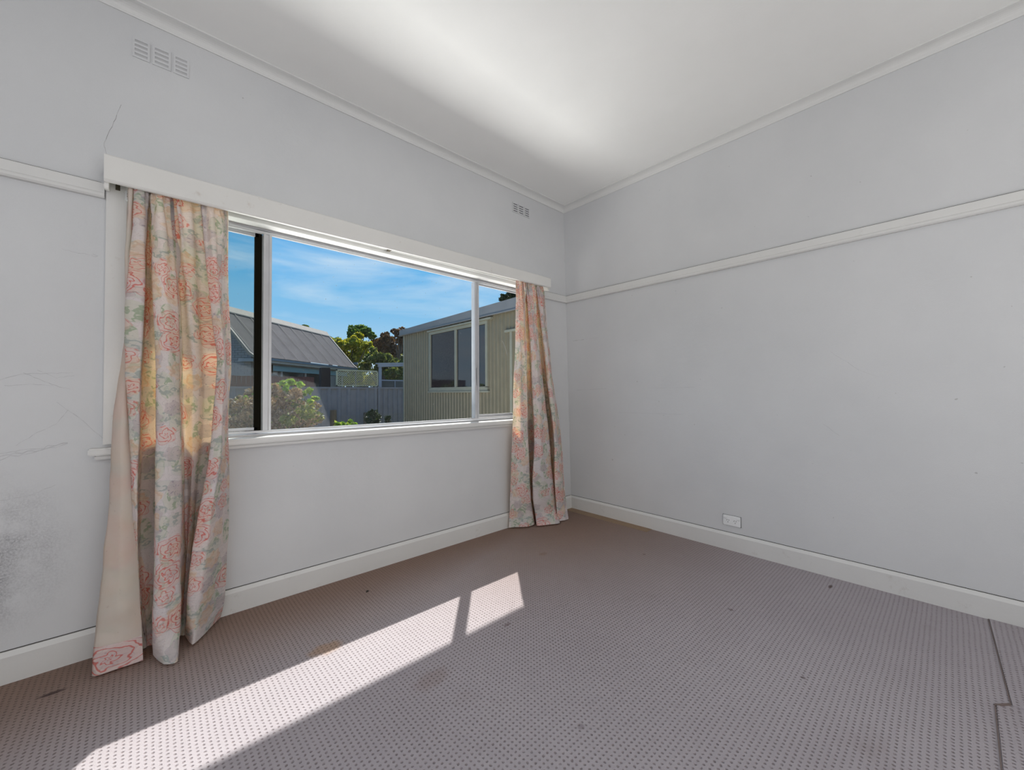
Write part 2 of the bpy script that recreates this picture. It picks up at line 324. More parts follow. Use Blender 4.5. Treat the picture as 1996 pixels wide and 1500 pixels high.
M['leaf_bright'] = leaf_material('leaves_bright', (0.12, 0.26, 0.03, 1), (0.26, 0.42, 0.06, 1), (0.45, 0.50, 0.12, 1), 0.45)
M['twig'] = leaf_material('dry_twigs', (0.16, 0.09, 0.055, 1), (0.42, 0.28, 0.17, 1), (0.55, 0.40, 0.28, 1), 0.2)
M['bark'] = paint('bark', (0.10, 0.075, 0.055), 0.95, 0.01, 20, 0.3)

# ------------------------------------------------------------------ mesh helpers
class MB:
    def __init__(s): s.v = []; s.f = []; s.uv = None; s.smooth = False
    def box(s, x0, x1, y0, y1, z0, z1):
        b = len(s.v)
        s.v += [(x, y, z) for x in (x0, x1) for y in (y0, y1) for z in (z0, z1)]
        s.f += [tuple(b + i for i in q) for q in ((0, 1, 3, 2), (4, 6, 7, 5), (0, 4, 5, 1), (2, 3, 7, 6), (0, 2, 6, 4), (1, 5, 7, 3))]
        return s
    def prism(s, prof, fn0, fn1):
        """closed profile [(a,b)...] swept between two placements fn(a,b)->xyz"""
        b = len(s.v); n = len(prof)
        s.v += [fn0(*p) for p in prof] + [fn1(*p) for p in prof]
        s.f += [(b + i, b + (i + 1) % n, b + n + (i + 1) % n, b + n + i) for i in range(n)]
        s.f += [tuple(b + i for i in reversed(range(n))), tuple(b + n + i for i in range(n))]
        return s
    def sweep(s, prof, frames):
        b = len(s.v); n = len(prof)
        for fn in frames: s.v += [fn(*p) for p in prof]
        for k in range(len(frames) - 1):
            s.f += [(b + k * n + i, b + k * n + (i + 1) % n, b + (k + 1) * n + (i + 1) % n, b + (k + 1) * n + i) for i in range(n)]
        return s
    def bar(s, p, q, w, h, up=(0, 0, 1)):
        p, q = Vector(p), Vector(q); d = (q - p).normalized(); u = Vector(up)
        a = d.cross(u).normalized() * w / 2; c = a.cross(d).normalized() * h / 2
        b = len(s.v)
        for o in (p, q): s.v += [tuple(o + a + c), tuple(o - a + c), tuple(o - a - c), tuple(o + a - c)]
        s.f += [(b, b + 1, b + 5, b + 4), (b + 1, b + 2, b + 6, b + 5), (b + 2, b + 3, b + 7, b + 6), (b + 3, b, b + 4, b + 7), (b + 3, b + 2, b + 1, b), (b + 4, b + 5, b + 6, b + 7)]
        return s
    def tube(s, pts, rad, n=8):
        b = len(s.v); pts = [Vector(p) for p in pts]
        for k, p in enumerate(pts):
            d = (pts[min(k + 1, len(pts) - 1)] - pts[max(k - 1, 0)]).normalized()
            a = d.orthogonal().normalized(); c = d.cross(a)
            r = rad[k] if isinstance(rad, (list, tuple)) else rad
            s.v += [tuple(p + (a * math.cos(t) + c * math.sin(t)) * r) for t in (2 * math.pi * i / n for i in range(n))]
        for k in range(len(pts) - 1):
            s.f += [(b + k * n + i, b + k * n + (i + 1) % n, b + (k + 1) * n + (i + 1) % n, b + (k + 1) * n + i) for i in range(n)]
        s.f += [tuple(b + i for i in reversed(range(n))), tuple(b + (len(pts) - 1) * n + i for i in range(n))]
        return s
    def shear(s, k=0.0297, z0=1.4):
        s.v = [(x - k * (z - z0), y, z) for x, y, z in s.v]; return s
    def build(s, name, mat, parent=None, bevel=0.0, smooth=False, seg=2):
        off = ORIGIN.get(parent.name, Vector((0, 0, 0))) if parent else Vector((0, 0, 0))
        me = bpy.data.meshes.new(name)
        me.from_pydata([(x - off.x, y - off.y, z - off.z) for x, y, z in s.v], [], s.f); me.update()
        bm = bmesh.new(); bm.from_mesh(me); bmesh.ops.recalc_face_normals(bm, faces=bm.faces)
        if bevel: bmesh.ops.bevel(bm, geom=list(bm.edges), offset=bevel, segments=seg, affect='EDGES', clamp_overlap=True)
        bm.to_mesh(me); bm.free()
        if smooth: me.shade_smooth()
        if mat: me.materials.append(M[mat] if isinstance(mat, str) else mat)
        o = bpy.data.objects.new(name, me); C.objects.link(o)
        if parent: o.parent = parent
        if parent: ORIGIN[o.name] = off
        return o
ORIGIN = {}
def empty(name, loc):
    o = bpy.data.objects.new(name, None); C.objects.link(o); o.location = loc; o.empty_display_size = 0.1; ORIGIN[o.name] = Vector(loc); return o
def tag(o, label, cat, group=None):
    o['label'] = label; o['category'] = cat
    if group: o['group'] = group
    return o
def struct(o, label=None):
    o['kind'] = 'structure'
    if label: o['label'] = label
    return o

H = 2.715                      # ceiling height
XL, YB = -4.4, -4.4            # hidden far corner of the room
OX0, OX1, OZ0, OZ1 = -2.885, -0.405, 0.822, 1.925   # window opening
WT = 0.24                      # wall thickness

# ------------------------------------------------------------------ room shell
b = MB().box(XL - .2, 0.35, YB - .2, WT, -0.12, 0.0); fl = struct(b.build('floor', 'carpet'), 'mauve grey patterned loop pile carpet with brown tint and stains')
b = MB()
b.box(XL - .2, OX0, 0, WT, 0, H + .1).box(OX1, 0.35, 0, WT, 0, H + .1).box(OX0, OX1, 0, WT, 0, OZ0).box(OX0, OX1, 0, .125, OZ1, H + .1).box(OX0, OX1, .125, WT, 2.0, H + .1)
wl = struct(b.build('wall_left', 'wall'), 'pale grey plastered window wall with mould low at one end')
b = MB().box(0, 0.2, YB - .2, 0, 0, H + .1).shear()
wr = struct(b.build('wall_right', 'wall'), 'plain pale grey plastered wall')
struct(MB().box(XL - .2, 0.35, YB - .2, YB, 0, H + .1).build('wall_back', 'wall'))
struct(MB().box(XL - .2, XL, YB, 0, 0, H + .1).build('wall_side', 'wall'))
struct(MB().box(XL - .2, 0.35, YB - .2, WT, H, H + .12).build('ceiling', 'ceiling'), 'plain white plaster ceiling')

# cornices (cove with a small bead), picture rails, skirting
d_, w_ = 0.041, 0.060
cove = [(0, -d_), (0.006, -d_ - .001), (0.008, -d_ + .003)] + [(0.010 + 0.040 * (1 - math.cos(t)), -d_ + .006 + 0.027 * math.sin(t)) for t in [i / 6 * math.pi / 2 for i in range(7)]] + [(0.051, -0.0075), (w_, -0.0065), (w_, 0.002), (0, 0.002)]
LEANX = lambda z: -0.0297 * (z - 1.4)
left = lambda X: (lambda a, c: (X, -a, H + c))
o = MB().prism(cove, left(XL), lambda a, c: (-0.037 - a, -a, H + c)).build('trim_1', 'cornice', smooth=False); struct(o, 'white coved cornice above the window wall')
o = MB().prism(cove, lambda a, c: (LEANX(H + c) - a, -a, H + c), lambda a, c: (LEANX(H + c) - a, YB, H + c)).build('trim_2', 'cornice'); struct(o, 'white coved cornice above the plain wall')
rail = [(0, 1.917), (0.016, 1.917), (0.0175, 1.914), (0.0175, 1.878), (0.0215, 1.872), (0.0215, 1.862), (0.016, 1.8555), (0, 1.8555)]
def rail_y(o0, o1, name, label):
    s = struct(MB().prism(rail, lambda a, z: (o0, -a, z), lambda a, z: (o1 - (a if o1 > -.2 else 0), -a, z)).build(name, 'trim'), label)
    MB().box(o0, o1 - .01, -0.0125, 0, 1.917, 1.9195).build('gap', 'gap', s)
rail_y(XL, -2.967, 'trim_3', 'white picture rail left of the window')
rail_y(-0.352, 0.0, 'trim_4', 'short white picture rail between pelmet and corner')
o = struct(MB().prism(rail, lambda a, z: (LEANX(z) - a, -a, z), lambda a, z: (LEANX(z) - a, YB, z)).build('trim_5', 'trim'), 'long white picture rail on the plain wall')
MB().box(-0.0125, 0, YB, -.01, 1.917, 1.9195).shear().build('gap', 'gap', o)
base = [(0, 0.1125), (0.009, 0.1125), (0.020, 0.096), (0.020, -0.01), (0, -0.01)]
o = struct(MB().prism(base, lambda a, z: (XL, -a, z), lambda a, z: (LEANX(z) - a, -a, z)).build('baseboard_left', 'trim'), 'white skirting board under the window')
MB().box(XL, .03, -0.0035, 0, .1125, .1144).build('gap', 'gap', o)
o = struct(MB().prism(base, lambda a, z: (LEANX(z) - a, -a, z), lambda a, z: (LEANX(z) - a, YB, z)).build('baseboard_right', 'trim'), 'white skirting board on the plain wall')
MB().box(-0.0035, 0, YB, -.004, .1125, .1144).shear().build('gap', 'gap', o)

# cracks in the plaster, thin raised-lip lines
def crack(parent, pts, w, axis, mat='crack', jit=0.004, seed=0):
    r = random.Random(seed); b = MB(); P = []
    for (p, q) in zip(pts, pts[1:]):
        for k in range(5):
            t = k / 5; P.append((p[0] + (q[0] - p[0]) * t + r.uniform(-jit, jit), p[1] + (q[1] - p[1]) * t + r.uniform(-jit, jit)))
    P.append(pts[-1])
    for i, ((a0, z0), (a1, z1)) in enumerate(zip(P, P[1:])):
        ww = w * (0.25 + 0.75 * r.random())
        L = math.hypot(a1 - a0, z1 - z0) or 1; nx, nz_ = -(z1 - z0) / L * ww / 2, (a1 - a0) / L * ww / 2
        e = 0.0006
        q = [(a0 + nx, z0 + nz_), (a1 + nx, z1 + nz_), (a1 - nx, z1 - nz_), (a0 - nx, z0 - nz_)]
        if axis == 'y': b.prism(q, lambda a, z: (a, -e, z), lambda a, z: (a, 0.001, z))
        else: b.prism(q, lambda a, z: (-e, a, z), lambda a, z: (0.001, a, z))
    if axis == 'x': b.shear()
    return b.build('crack', mat, parent)
crack(wl, [(-2.962, 2.035), (-2.972, 2.09), (-2.943, 2.19), (-2.922, 2.275)], 0.0013, 'y', 'crack', 0.0012, 1)
crack(wl, [(-3.084, 1.622), (-3.04, 1.616), (-2.999, 1.617)], 0.0012, 'y', 'faint_crack', 0.002, 2)
crack(wl, [(-2.999, 1.621), (-2.986, 1.617), (-2.990, 1.612), (-3.002, 1.613)], 0.0012, 'y', 'faint_crack', 0.001, 3)
crack(wl, [(-3.24, 1.10), (-3.18, 1.128), (-3.12, 1.131), (-3.05, 1.137)], 0.0012, 'y', 'faint_crack', 0.0015, 4)
crack(wl, [(-3.175, 1.131), (-3.13, 1.105), (-3.085, 1.080), (-3.055, 1.072)], 0.0012, 'y', 'faint_crack', 0.0015, 5)
crack(wl, [(-3.22, 1.083), (-3.15, 1.088), (-3.10, 1.085)], 0.0011, 'y', 'faint_crack', 0.002, 6)
crack(wl, [(-3.14, 1.145), (-3.09, 1.115), (-3.045, 1.125)], 0.0010, 'y', 'faint_crack', 0.002, 7)
crack(wl, [(-3.09, 1.02), (-3.02, 0.945), (-2.962, 0.868)], 0.0012, 'y', 'faint_crack', 0.0015, 8)
crack(wl, [(-3.19, 0.86), (-3.14, 0.905), (-3.09, 0.935), (-3.06, 0.99)], 0.0011, 'y', 'faint_crack', 0.0015, 9)
for k in range(3): crack(wl, [(-3.27, 0.80 + .012 * k), (-3.20, 0.822 + .008 * k), (-3.14, 0.832 + .006 * k), (-3.06, 0.857 + .002 * k)], 0.0016, 'y', 'faint_crack', 0.004, 10 + k)
crack(wl, [(-3.24, 0.662), (-3.16, 0.668), (-3.09, 0.70)], 0.0011, 'y', 'faint_crack', 0.002, 14)
crack(wr, [(-0.07, 1.508), (-0.19, 1.509)], 0.0018, 'x', 'crack', 0.001, 20)
crack(wr, [(-0.19, 1.509), (-0.34, 1.512)], 0.0010, 'x', 'faint_crack', 0.001, 21)
crack(wr, [(-0.10, 1.066), (-0.41, 1.077)], 0.0014, 'x', 'faint_crack', 0.001, 22)
crack(wr, [(-0.78, 1.076), (-1.14, 1.080)], 0.0013, 'x', 'faint_crack', 0.001, 23)
crack(wr, [(-0.52, 0.88), (-1.05, 0.885)], 0.0009, 'x', 'faint_crack', 0.001, 24)
crack(wr, [(-1.9, 1.27), (-2.02, 1.16), (-2.10, 1.12)], 0.0010, 'x', 'faint_crack', 0.002, 25)
crack(wr, [(-1.86, 0.86), (-1.93, 0.80)], 0.0010, 'x', 'faint_crack', 0.002, 26)

# carpet pieces: bare strip in the corner, patched corner at the bottom right
MB().box(-0.062, 0.022, -0.80, -0.02, 0, 0.0022).build('carpet_edge_strip', 'strip', fl)
pb = MB(); pt = [(0.02, -2.455), (-0.66, -2.472), (-0.705, -2.474), (-0.70, -2.62), (-0.70, -3.4), (0.02, -3.4)]
pb.prism(pt, lambda a, c: (a, c, -0.001), lambda a, c: (a, c, 0.0042)); pb.build('carpet_patch', 'carpet', fl, 0)
pb = MB(); pt = [(-0.74, -2.438), (-1.62, -2.425), (-1.62, -3.4), (-0.745, -3.4)]
pb.prism(pt, lambda a, c: (a, c, -0.001), lambda a, c: (a, c, 0.0042)); pb.build('carpet_patch', 'carpet', fl, 0)
M['seam'] = metal('carpet_seam_backing', (0.19, 0.145, 0.13, 1), 0.95)
pb = MB(); pb.bar((0.02, -2.452, 0.0012), (-0.70, -2.470, 0.0012), 0.0025, 0.003).bar((-0.70, -2.468, 0.0012), (-0.742, -2.434, 0.0012), 0.008, 0.003).bar((-0.742, -2.434, 0.0012), (-1.62, -2.421, 0.0012), 0.0025, 0.003)
pb.build('carpet_seam', 'seam', fl)

# ------------------------------------------------------------------ window
win = empty('window_1', (-1.645, 0.0, OZ0)); struct(win, 'wide aluminium window with fixed centre pane and sliding sashes')
ar = MB()
for x0, x1 in ((-2.962, -2.890), (-0.400, -0.352)):
    ar.prism([(x0, -0.018), (x1 - .012, -0.018), (x1, -0.010), (x1, 0.0), (x0, 0.0)], lambda a, c: (a, c, 0.845), lambda a, c: (a, c, 1.99))
ar.box(-2.962, -0.352, -0.016, 0, 1.934, 1.992)
ar.build('architrave', 'trim', win)
jb = MB()
jb.box(OX0 - .006, OX0 + .012, -0.002, 0.11, 0.835, 1.925).box(OX1 - .012, OX1 + .006, -0.002, 0.11, 0.835, 1.925).box(OX0, OX1, -0.006, 0.11, 1.912, 1.936)
jb.build('jamb_lining', 'trim', win, 0.002)
sb = MB().box(-3.003, -0.310, -0.044, 0.10, 0.803, 0.832); sb.build('window_sill', 'trim', win, 0.005)
MB().box(-2.985, -0.330, -0.026, 0.0, 0.785, 0.803).build('sill_moulding', 'trim', win, 0.004)
# aluminium frame
fr = MB()
FY0, FY1 = 0.070, 0.125
fr.box(OX0, OX1, FY0, FY1, 0.832, 0.842).box(OX0, OX1, FY0 - .006, FY0 + .014, 0.846, 0.858).box(OX0, OX1, FY0, FY1, 1.905, 1.912).box(OX0, OX1, FY0 - .004, FY0 + .012, 1.886, 1.900)
fr.box(OX0 + .012, OX0 + .034, FY0, FY1, 0.846, 1.898).box(OX1 - .034, OX1 - .012, FY0, FY1, 0.846, 1.898)
fr.build('window_frame', 'alu', win, 0.0015)
def mull(x0, x1, y0=0.064):
    b = MB().box(x0, x1, y0 + .006, 0.108, 0.856, 1.888).box(x0, x0 + (x1 - x0) * .30, y0, y0 + .01, 0.856, 1.888).box(x1 - (x1 - x0) * .32, x1, y0, y0 + .01, 0.856, 1.888)
    return b.build('mullion', 'alu', win, 0.0012)
mull(-2.385, -2.347); mull(-1.004, -0.964)
ls = MB().box(-2.415, -2.383, 0.112, 0.136, 0.856, 1.910).build('sash_stile', 'dark_frame', win)
ls['label'] = 'black edge of the sliding sash'
cat = MB().box(-2.352, -2.331, 0.100, 0.122, 1.155, 1.205).build('sash_catch', 'dark_frame', win, 0.002); cat['label'] = 'black sash catch'
cat = MB().box(-0.986, -0.976, 0.054, 0.066, 1.10, 1.24).build('sash_catch', 'alu', win, 0.002)
rs = MB().box(-0.966, -0.432, 0.100, 0.112, 0.858, 0.880).box(-0.966, -0.432, 0.100, 0.112, 1.880, 1.908); rs.build('sash_rail', 'alu', win)
ls2 = MB().box(-2.86, -2.40, 0.112, 0.126, 0.858, 0.872).box(-2.86, -2.40, 0.112, 0.124, 1.878, 1.908); ls2.build('sash_rail', 'alu', win)
MB().box(-2.350, -1.001, 0.094, 0.098, 0.856, 1.888).build('pane', 'glass', win)
MB().box(-2.86, -2.413, 0.118, 0.122, 0.87, 1.876).build('pane', 'glass_sash', win)
MB().box(-0.968, -0.437, 0.104, 0.108, 0.878, 1.874).build('pane', 'glass', win)
sc_ = MB()   # scratch and drip marks on the panes
for k in range(7):
    t = k / 7; sc_.tube([(-0.70 + .055 * t, 0.1025, 1.47 - .05 * t - .06 * t * t), (-0.70 + .055 * (t + 1 / 7), 0.1025, 1.47 - .05 * (t + 1 / 7) - .06 * (t + 1 / 7) ** 2)], 0.0006, 4)
sc_.build('scratch', 'faint_crack', win)

# pelmet (box of front board, lid and end returns), on the wall above the window
pel = empty('pelmet', (-1.655, -0.06, 1.90)); tag(pel, 'long white painted timber pelmet above the window', 'pelmet')
PX0, PX1, PT = -2.964, -0.350, 1.998
zb = lambda x: 1.893 + 0.028 * (x - PX0) / (PX1 - PX0)
prof = lambda x: [(-0.120, PT - .004), (-0.117, PT), (-0.104, PT), (-0.104, zb(x)), (-0.1095, zb(x) - .004), (-0.116, zb(x) - .001), (-0.120, zb(x) + .006)]
b = MB(); n = 24; frames = [(lambda X: (lambda a, c, X=X: (X, a, c)))(PX0 + (PX1 - PX0) * i / n) for i in range(n + 1)]
v0 = len(b.v); N7 = 7
for i in range(n + 1):
    X = PX0 + (PX1 - PX0) * i / n; b.v += [(X, a, c) for a, c in prof(X)]
for k in range(n): b.f += [(k * N7 + i, k * N7 + (i + 1) % N7, (k + 1) * N7 + (i + 1) % N7, (k + 1) * N7 + i) for i in range(N7)]
b.f += [tuple(range(N7)), tuple(n * N7 + i for i in range(N7))]
b.build('front_board', 'pelmet', pel)
MB().box(PX0, PX1, -0.104, 0, PT - .012, PT).build('lid', 'pelmet', pel)
for x0, bz in ((PX0, 1.893), (PX1 - .013, 1.920)):
    MB().prism([(-0.104, PT - .012), (-0.104, bz - .022), (-0.095, bz - .026), (-0.030, bz - .010), (-0.018, bz), (-0.018, PT - .012)], lambda a, c: (x0, a, c), lambda a, c: (x0 + .013, a, c)).build('end_return', 'pelmet', pel)
tr = empty('curtain_track', (-1.655, -0.05, 1.93)); tag(tr, 'white curtain track running under the pelmet', 'curtain track')
tb = MB().prism([(-0.044, 1.950), (-0.044, 1.930), (-0.040, 1.925), (-0.037, 1.930), (-0.029, 1.930), (-0.026, 1.925), (-0.022, 1.930), (-0.022, 1.950)], lambda a, c: (-2.90, a, c), lambda a, c: (-0.40, a, c)).build('rail', 'track', tr)
for x in (-1.742,): MB().box(x - .009, x + .009, -0.072, -0.03, 1.918, 1.952).box(x - .012, x + .012, -.03, 0, 1.93, 1.96).build('bracket', 'rust_steel' if x == -1.742 else 'track', tr, 0.001)
bk = MB().bar((-2.936, -0.020, 1.948), (-2.905, -0.070, 1.922), 0.020, 0.004).bar((-2.928, -0.02, 1.95), (-2.928, -0.02, 1.90), 0.014, 0.004, (0, 1, 0)).build('bracket', 'rust_steel', tr); bk['label'] = 'tarnished steel end bracket'
gd = empty('cord_guide', (-2.886, -0.02, 1.885)); tag(gd, 'small white plastic cord fitting on the jamb beside the floral curtain', 'cord fitting')
MB().box(-2.906, -2.878, -0.030, -0.019, 1.862, 1.906).build('body', 'white_plastic', gd, 0.003)
for z in (1.890, 1.880): MB().box(-2.900, -2.896, -0.0312, -0.0295, z - .002, z + .002).build('screw_hole', 'dark_slot', gd)

# ------------------------------------------------------------------ curtains
ZS = [1.925, 1.75, 1.6, 1.4, 1.2, 1.0, 0.8, 0.6, 0.4, 0.22, 0.1, 0.012]
LEFT_FOLDS = [[(-2.881,-0.100),(-2.884,-0.100),(-2.886,-0.085),(-2.877,-0.055),(-2.883,-0.120),(-2.844,-0.125),(-2.838,-0.065),(-2.816,-0.050),(-2.822,-0.110),(-2.798,-0.125),(-2.775,-0.110),(-2.762,-0.055),(-2.733,-0.090),(-2.666,-0.050),(-2.634,-0.050),(-2.654,-0.111),(-2.618,-0.127),(-2.583,-0.101),(-2.560,-0.080)],
 [(-2.885,-0.100),(-2.887,-0.100),(-2.890,-0.085),(-2.881,-0.055),(-2.886,-0.126),(-2.844,-0.133),(-2.839,-0.065),(-2.813,-0.050),(-2.819,-0.120),(-2.791,-0.136),(-2.761,-0.118),(-2.748,-0.055),(-2.720,-0.090),(-2.658,-0.050),(-2.625,-0.050),(-2.646,-0.119),(-2.611,-0.137),(-2.579,-0.105),(-2.556,-0.080)],
 [(-2.890,-0.100),(-2.892,-0.100),(-2.894,-0.085),(-2.886,-0.055),(-2.891,-0.134),(-2.844,-0.142),(-2.840,-0.065),(-2.811,-0.050),(-2.816,-0.132),(-2.784,-0.147),(-2.748,-0.125),(-2.735,-0.055),(-2.710,-0.090),(-2.650,-0.050),(-2.618,-0.050),(-2.639,-0.126),(-2.604,-0.146),(-2.575,-0.109),(-2.553,-0.080)],
 [(-2.892,-0.103),(-2.896,-0.106),(-2.899,-0.086),(-2.888,-0.057),(-2.894,-0.143),(-2.845,-0.154),(-2.841,-0.065),(-2.806,-0.050),(-2.811,-0.146),(-2.776,-0.161),(-2.738,-0.137),(-2.725,-0.055),(-2.694,-0.090),(-2.642,-0.050),(-2.601,-0.050),(-2.622,-0.134),(-2.593,-0.154),(-2.570,-0.114),(-2.551,-0.084)],
 [(-2.888,-0.110),(-2.896,-0.119),(-2.904,-0.090),(-2.886,-0.060),(-2.892,-0.150),(-2.848,-0.164),(-2.842,-0.065),(-2.800,-0.050),(-2.804,-0.159),(-2.769,-0.174),(-2.732,-0.150),(-2.719,-0.055),(-2.679,-0.090),(-2.635,-0.050),(-2.582,-0.050),(-2.599,-0.140),(-2.581,-0.160),(-2.565,-0.120),(-2.549,-0.090)],
 [(-2.882,-0.115),(-2.898,-0.125),(-2.916,-0.095),(-2.882,-0.060),(-2.888,-0.150),(-2.851,-0.162),(-2.843,-0.065),(-2.799,-0.050),(-2.802,-0.165),(-2.768,-0.183),(-2.730,-0.155),(-2.712,-0.055),(-2.679,-0.085),(-2.639,-0.050),(-2.593,-0.050),(-2.612,-0.145),(-2.585,-0.165),(-2.566,-0.120),(-2.549,-0.085)],
 [(-2.874,-0.121),(-2.900,-0.132),(-2.929,-0.102),(-2.879,-0.061),(-2.882,-0.149),(-2.853,-0.159),(-2.845,-0.065),(-2.797,-0.050),(-2.801,-0.172),(-2.766,-0.192),(-2.728,-0.162),(-2.705,-0.055),(-2.679,-0.080),(-2.642,-0.050),(-2.605,-0.050),(-2.626,-0.151),(-2.591,-0.171),(-2.568,-0.120),(-2.549,-0.080)],
 [(-2.866,-0.126),(-2.901,-0.140),(-2.939,-0.114),(-2.881,-0.066),(-2.873,-0.143),(-2.855,-0.153),(-2.847,-0.065),(-2.797,-0.050),(-2.801,-0.183),(-2.764,-0.203),(-2.724,-0.172),(-2.702,-0.055),(-2.684,-0.075),(-2.656,-0.050),(-2.631,-0.050),(-2.657,-0.161),(-2.614,-0.181),(-2.574,-0.120),(-2.548,-0.070)],
 [(-2.856,-0.137),(-2.901,-0.152),(-2.950,-0.126),(-2.882,-0.074),(-2.861,-0.131),(-2.851,-0.139),(-2.845,-0.065),(-2.797,-0.050),(-2.802,-0.200),(-2.764,-0.219),(-2.722,-0.186),(-2.699,-0.055),(-2.689,-0.070),(-2.670,-0.050),(-2.656,-0.050),(-2.684,-0.170),(-2.636,-0.190),(-2.580,-0.120),(-2.546,-0.061)],
 [(-2.846,-0.155),(-2.898,-0.168),(-2.960,-0.139),(-2.880,-0.086),(-2.848,-0.109),(-2.839,-0.112),(-2.833,-0.065),(-2.793,-0.050),(-2.805,-0.225),(-2.767,-0.244),(-2.725,-0.210),(-2.707,-0.055),(-2.698,-0.070),(-2.680,-0.050),(-2.668,-0.050),(-2.694,-0.170),(-2.655,-0.190),(-2.598,-0.115),(-2.551,-0.056)],
 [(-2.839,-0.172),(-2.898,-0.181),(-2.968,-0.160),(-2.879,-0.093),(-2.841,-0.098),(-2.832,-0.098),(-2.826,-0.065),(-2.791,-0.050),(-2.806,-0.240),(-2.770,-0.259),(-2.727,-0.226),(-2.712,-0.055),(-2.703,-0.070),(-2.687,-0.050),(-2.675,-0.050),(-2.700,-0.169),(-2.667,-0.189),(-2.610,-0.111),(-2.555,-0.052)],
 [(-2.834,-0.201),(-2.898,-0.201),(-2.969,-0.196),(-2.878,-0.087),(-2.835,-0.109),(-2.826,-0.109),(-2.820,-0.097),(-2.788,-0.117),(-2.805,-0.190),(-2.774,-0.293),(-2.735,-0.305),(-2.719,-0.105),(-2.707,-0.106),(-2.695,-0.107),(-2.687,-0.115),(-2.701,-0.112),(-2.683,-0.214),(-2.636,-0.153),(-2.569,-0.042)]]
RIGHT_FOLDS = [[(-0.704,-0.080),(-0.694,-0.110),(-0.642,-0.090),(-0.638,-0.110),(-0.568,-0.050),(-0.556,-0.050),(-0.600,-0.100),(-0.580,-0.120),(-0.524,-0.100),(-0.467,-0.050),(-0.435,-0.050),(-0.483,-0.100),(-0.457,-0.110),(-0.393,-0.080)],
 [(-0.713,-0.080),(-0.703,-0.114),(-0.649,-0.094),(-0.647,-0.114),(-0.574,-0.050),(-0.553,-0.050),(-0.607,-0.108),(-0.589,-0.128),(-0.527,-0.108),(-0.460,-0.050),(-0.420,-0.050),(-0.480,-0.109),(-0.454,-0.119),(-0.383,-0.085)],
 [(-0.723,-0.080),(-0.712,-0.117),(-0.656,-0.098),(-0.657,-0.117),(-0.580,-0.050),(-0.549,-0.050),(-0.614,-0.115),(-0.598,-0.135),(-0.529,-0.116),(-0.455,-0.050),(-0.408,-0.050),(-0.478,-0.116),(-0.452,-0.126),(-0.374,-0.088)],
 [(-0.734,-0.080),(-0.726,-0.122),(-0.664,-0.105),(-0.660,-0.120),(-0.580,-0.050),(-0.542,-0.050),(-0.619,-0.125),(-0.601,-0.145),(-0.521,-0.126),(-0.434,-0.050),(-0.384,-0.050),(-0.467,-0.126),(-0.441,-0.136),(-0.355,-0.093)],
 [(-0.744,-0.080),(-0.743,-0.128),(-0.673,-0.115),(-0.656,-0.120),(-0.576,-0.050),(-0.532,-0.050),(-0.622,-0.135),(-0.595,-0.155),(-0.504,-0.136),(-0.407,-0.050),(-0.356,-0.050),(-0.449,-0.136),(-0.423,-0.146),(-0.333,-0.098)],
 [(-0.753,-0.080),(-0.750,-0.127),(-0.680,-0.123),(-0.655,-0.123),(-0.572,-0.050),(-0.519,-0.050),(-0.620,-0.143),(-0.587,-0.163),(-0.482,-0.143),(-0.379,-0.050),(-0.326,-0.050),(-0.434,-0.148),(-0.404,-0.158),(-0.309,-0.108)],
 [(-0.762,-0.080),(-0.746,-0.122),(-0.687,-0.128),(-0.656,-0.128),(-0.568,-0.050),(-0.504,-0.050),(-0.612,-0.148),(-0.577,-0.168),(-0.457,-0.147),(-0.352,-0.050),(-0.292,-0.050),(-0.419,-0.162),(-0.384,-0.172),(-0.285,-0.122)],
 [(-0.765,-0.074),(-0.743,-0.114),(-0.690,-0.130),(-0.649,-0.130),(-0.561,-0.050),(-0.496,-0.050),(-0.612,-0.153),(-0.561,-0.173),(-0.430,-0.152),(-0.322,-0.050),(-0.264,-0.050),(-0.407,-0.174),(-0.366,-0.184),(-0.268,-0.137)],
 [(-0.763,-0.064),(-0.741,-0.104),(-0.692,-0.130),(-0.637,-0.130),(-0.552,-0.050),(-0.498,-0.050),(-0.619,-0.158),(-0.539,-0.178),(-0.399,-0.157),(-0.289,-0.050),(-0.245,-0.050),(-0.399,-0.184),(-0.352,-0.194),(-0.261,-0.156)],
 [(-0.758,-0.050),(-0.735,-0.086),(-0.668,-0.120),(-0.605,-0.121),(-0.532,-0.050),(-0.492,-0.050),(-0.602,-0.154),(-0.501,-0.172),(-0.366,-0.160),(-0.259,-0.050),(-0.228,-0.050),(-0.391,-0.192),(-0.339,-0.202),(-0.255,-0.173)],
 [(-0.754,-0.037),(-0.729,-0.069),(-0.639,-0.108),(-0.569,-0.109),(-0.505,-0.050),(-0.476,-0.050),(-0.576,-0.145),(-0.462,-0.160),(-0.338,-0.160),(-0.238,-0.050),(-0.217,-0.050),(-0.384,-0.196),(-0.329,-0.206),(-0.249,-0.186)],
 [(-0.769,-0.048),(-0.732,-0.067),(-0.649,-0.129),(-0.566,-0.125),(-0.451,-0.025),(-0.433,-0.025),(-0.580,-0.161),(-0.493,-0.210),(-0.403,-0.244),(-0.286,-0.120),(-0.282,-0.123),(-0.377,-0.200),(-0.334,-0.222),(-0.273,-0.226)]]

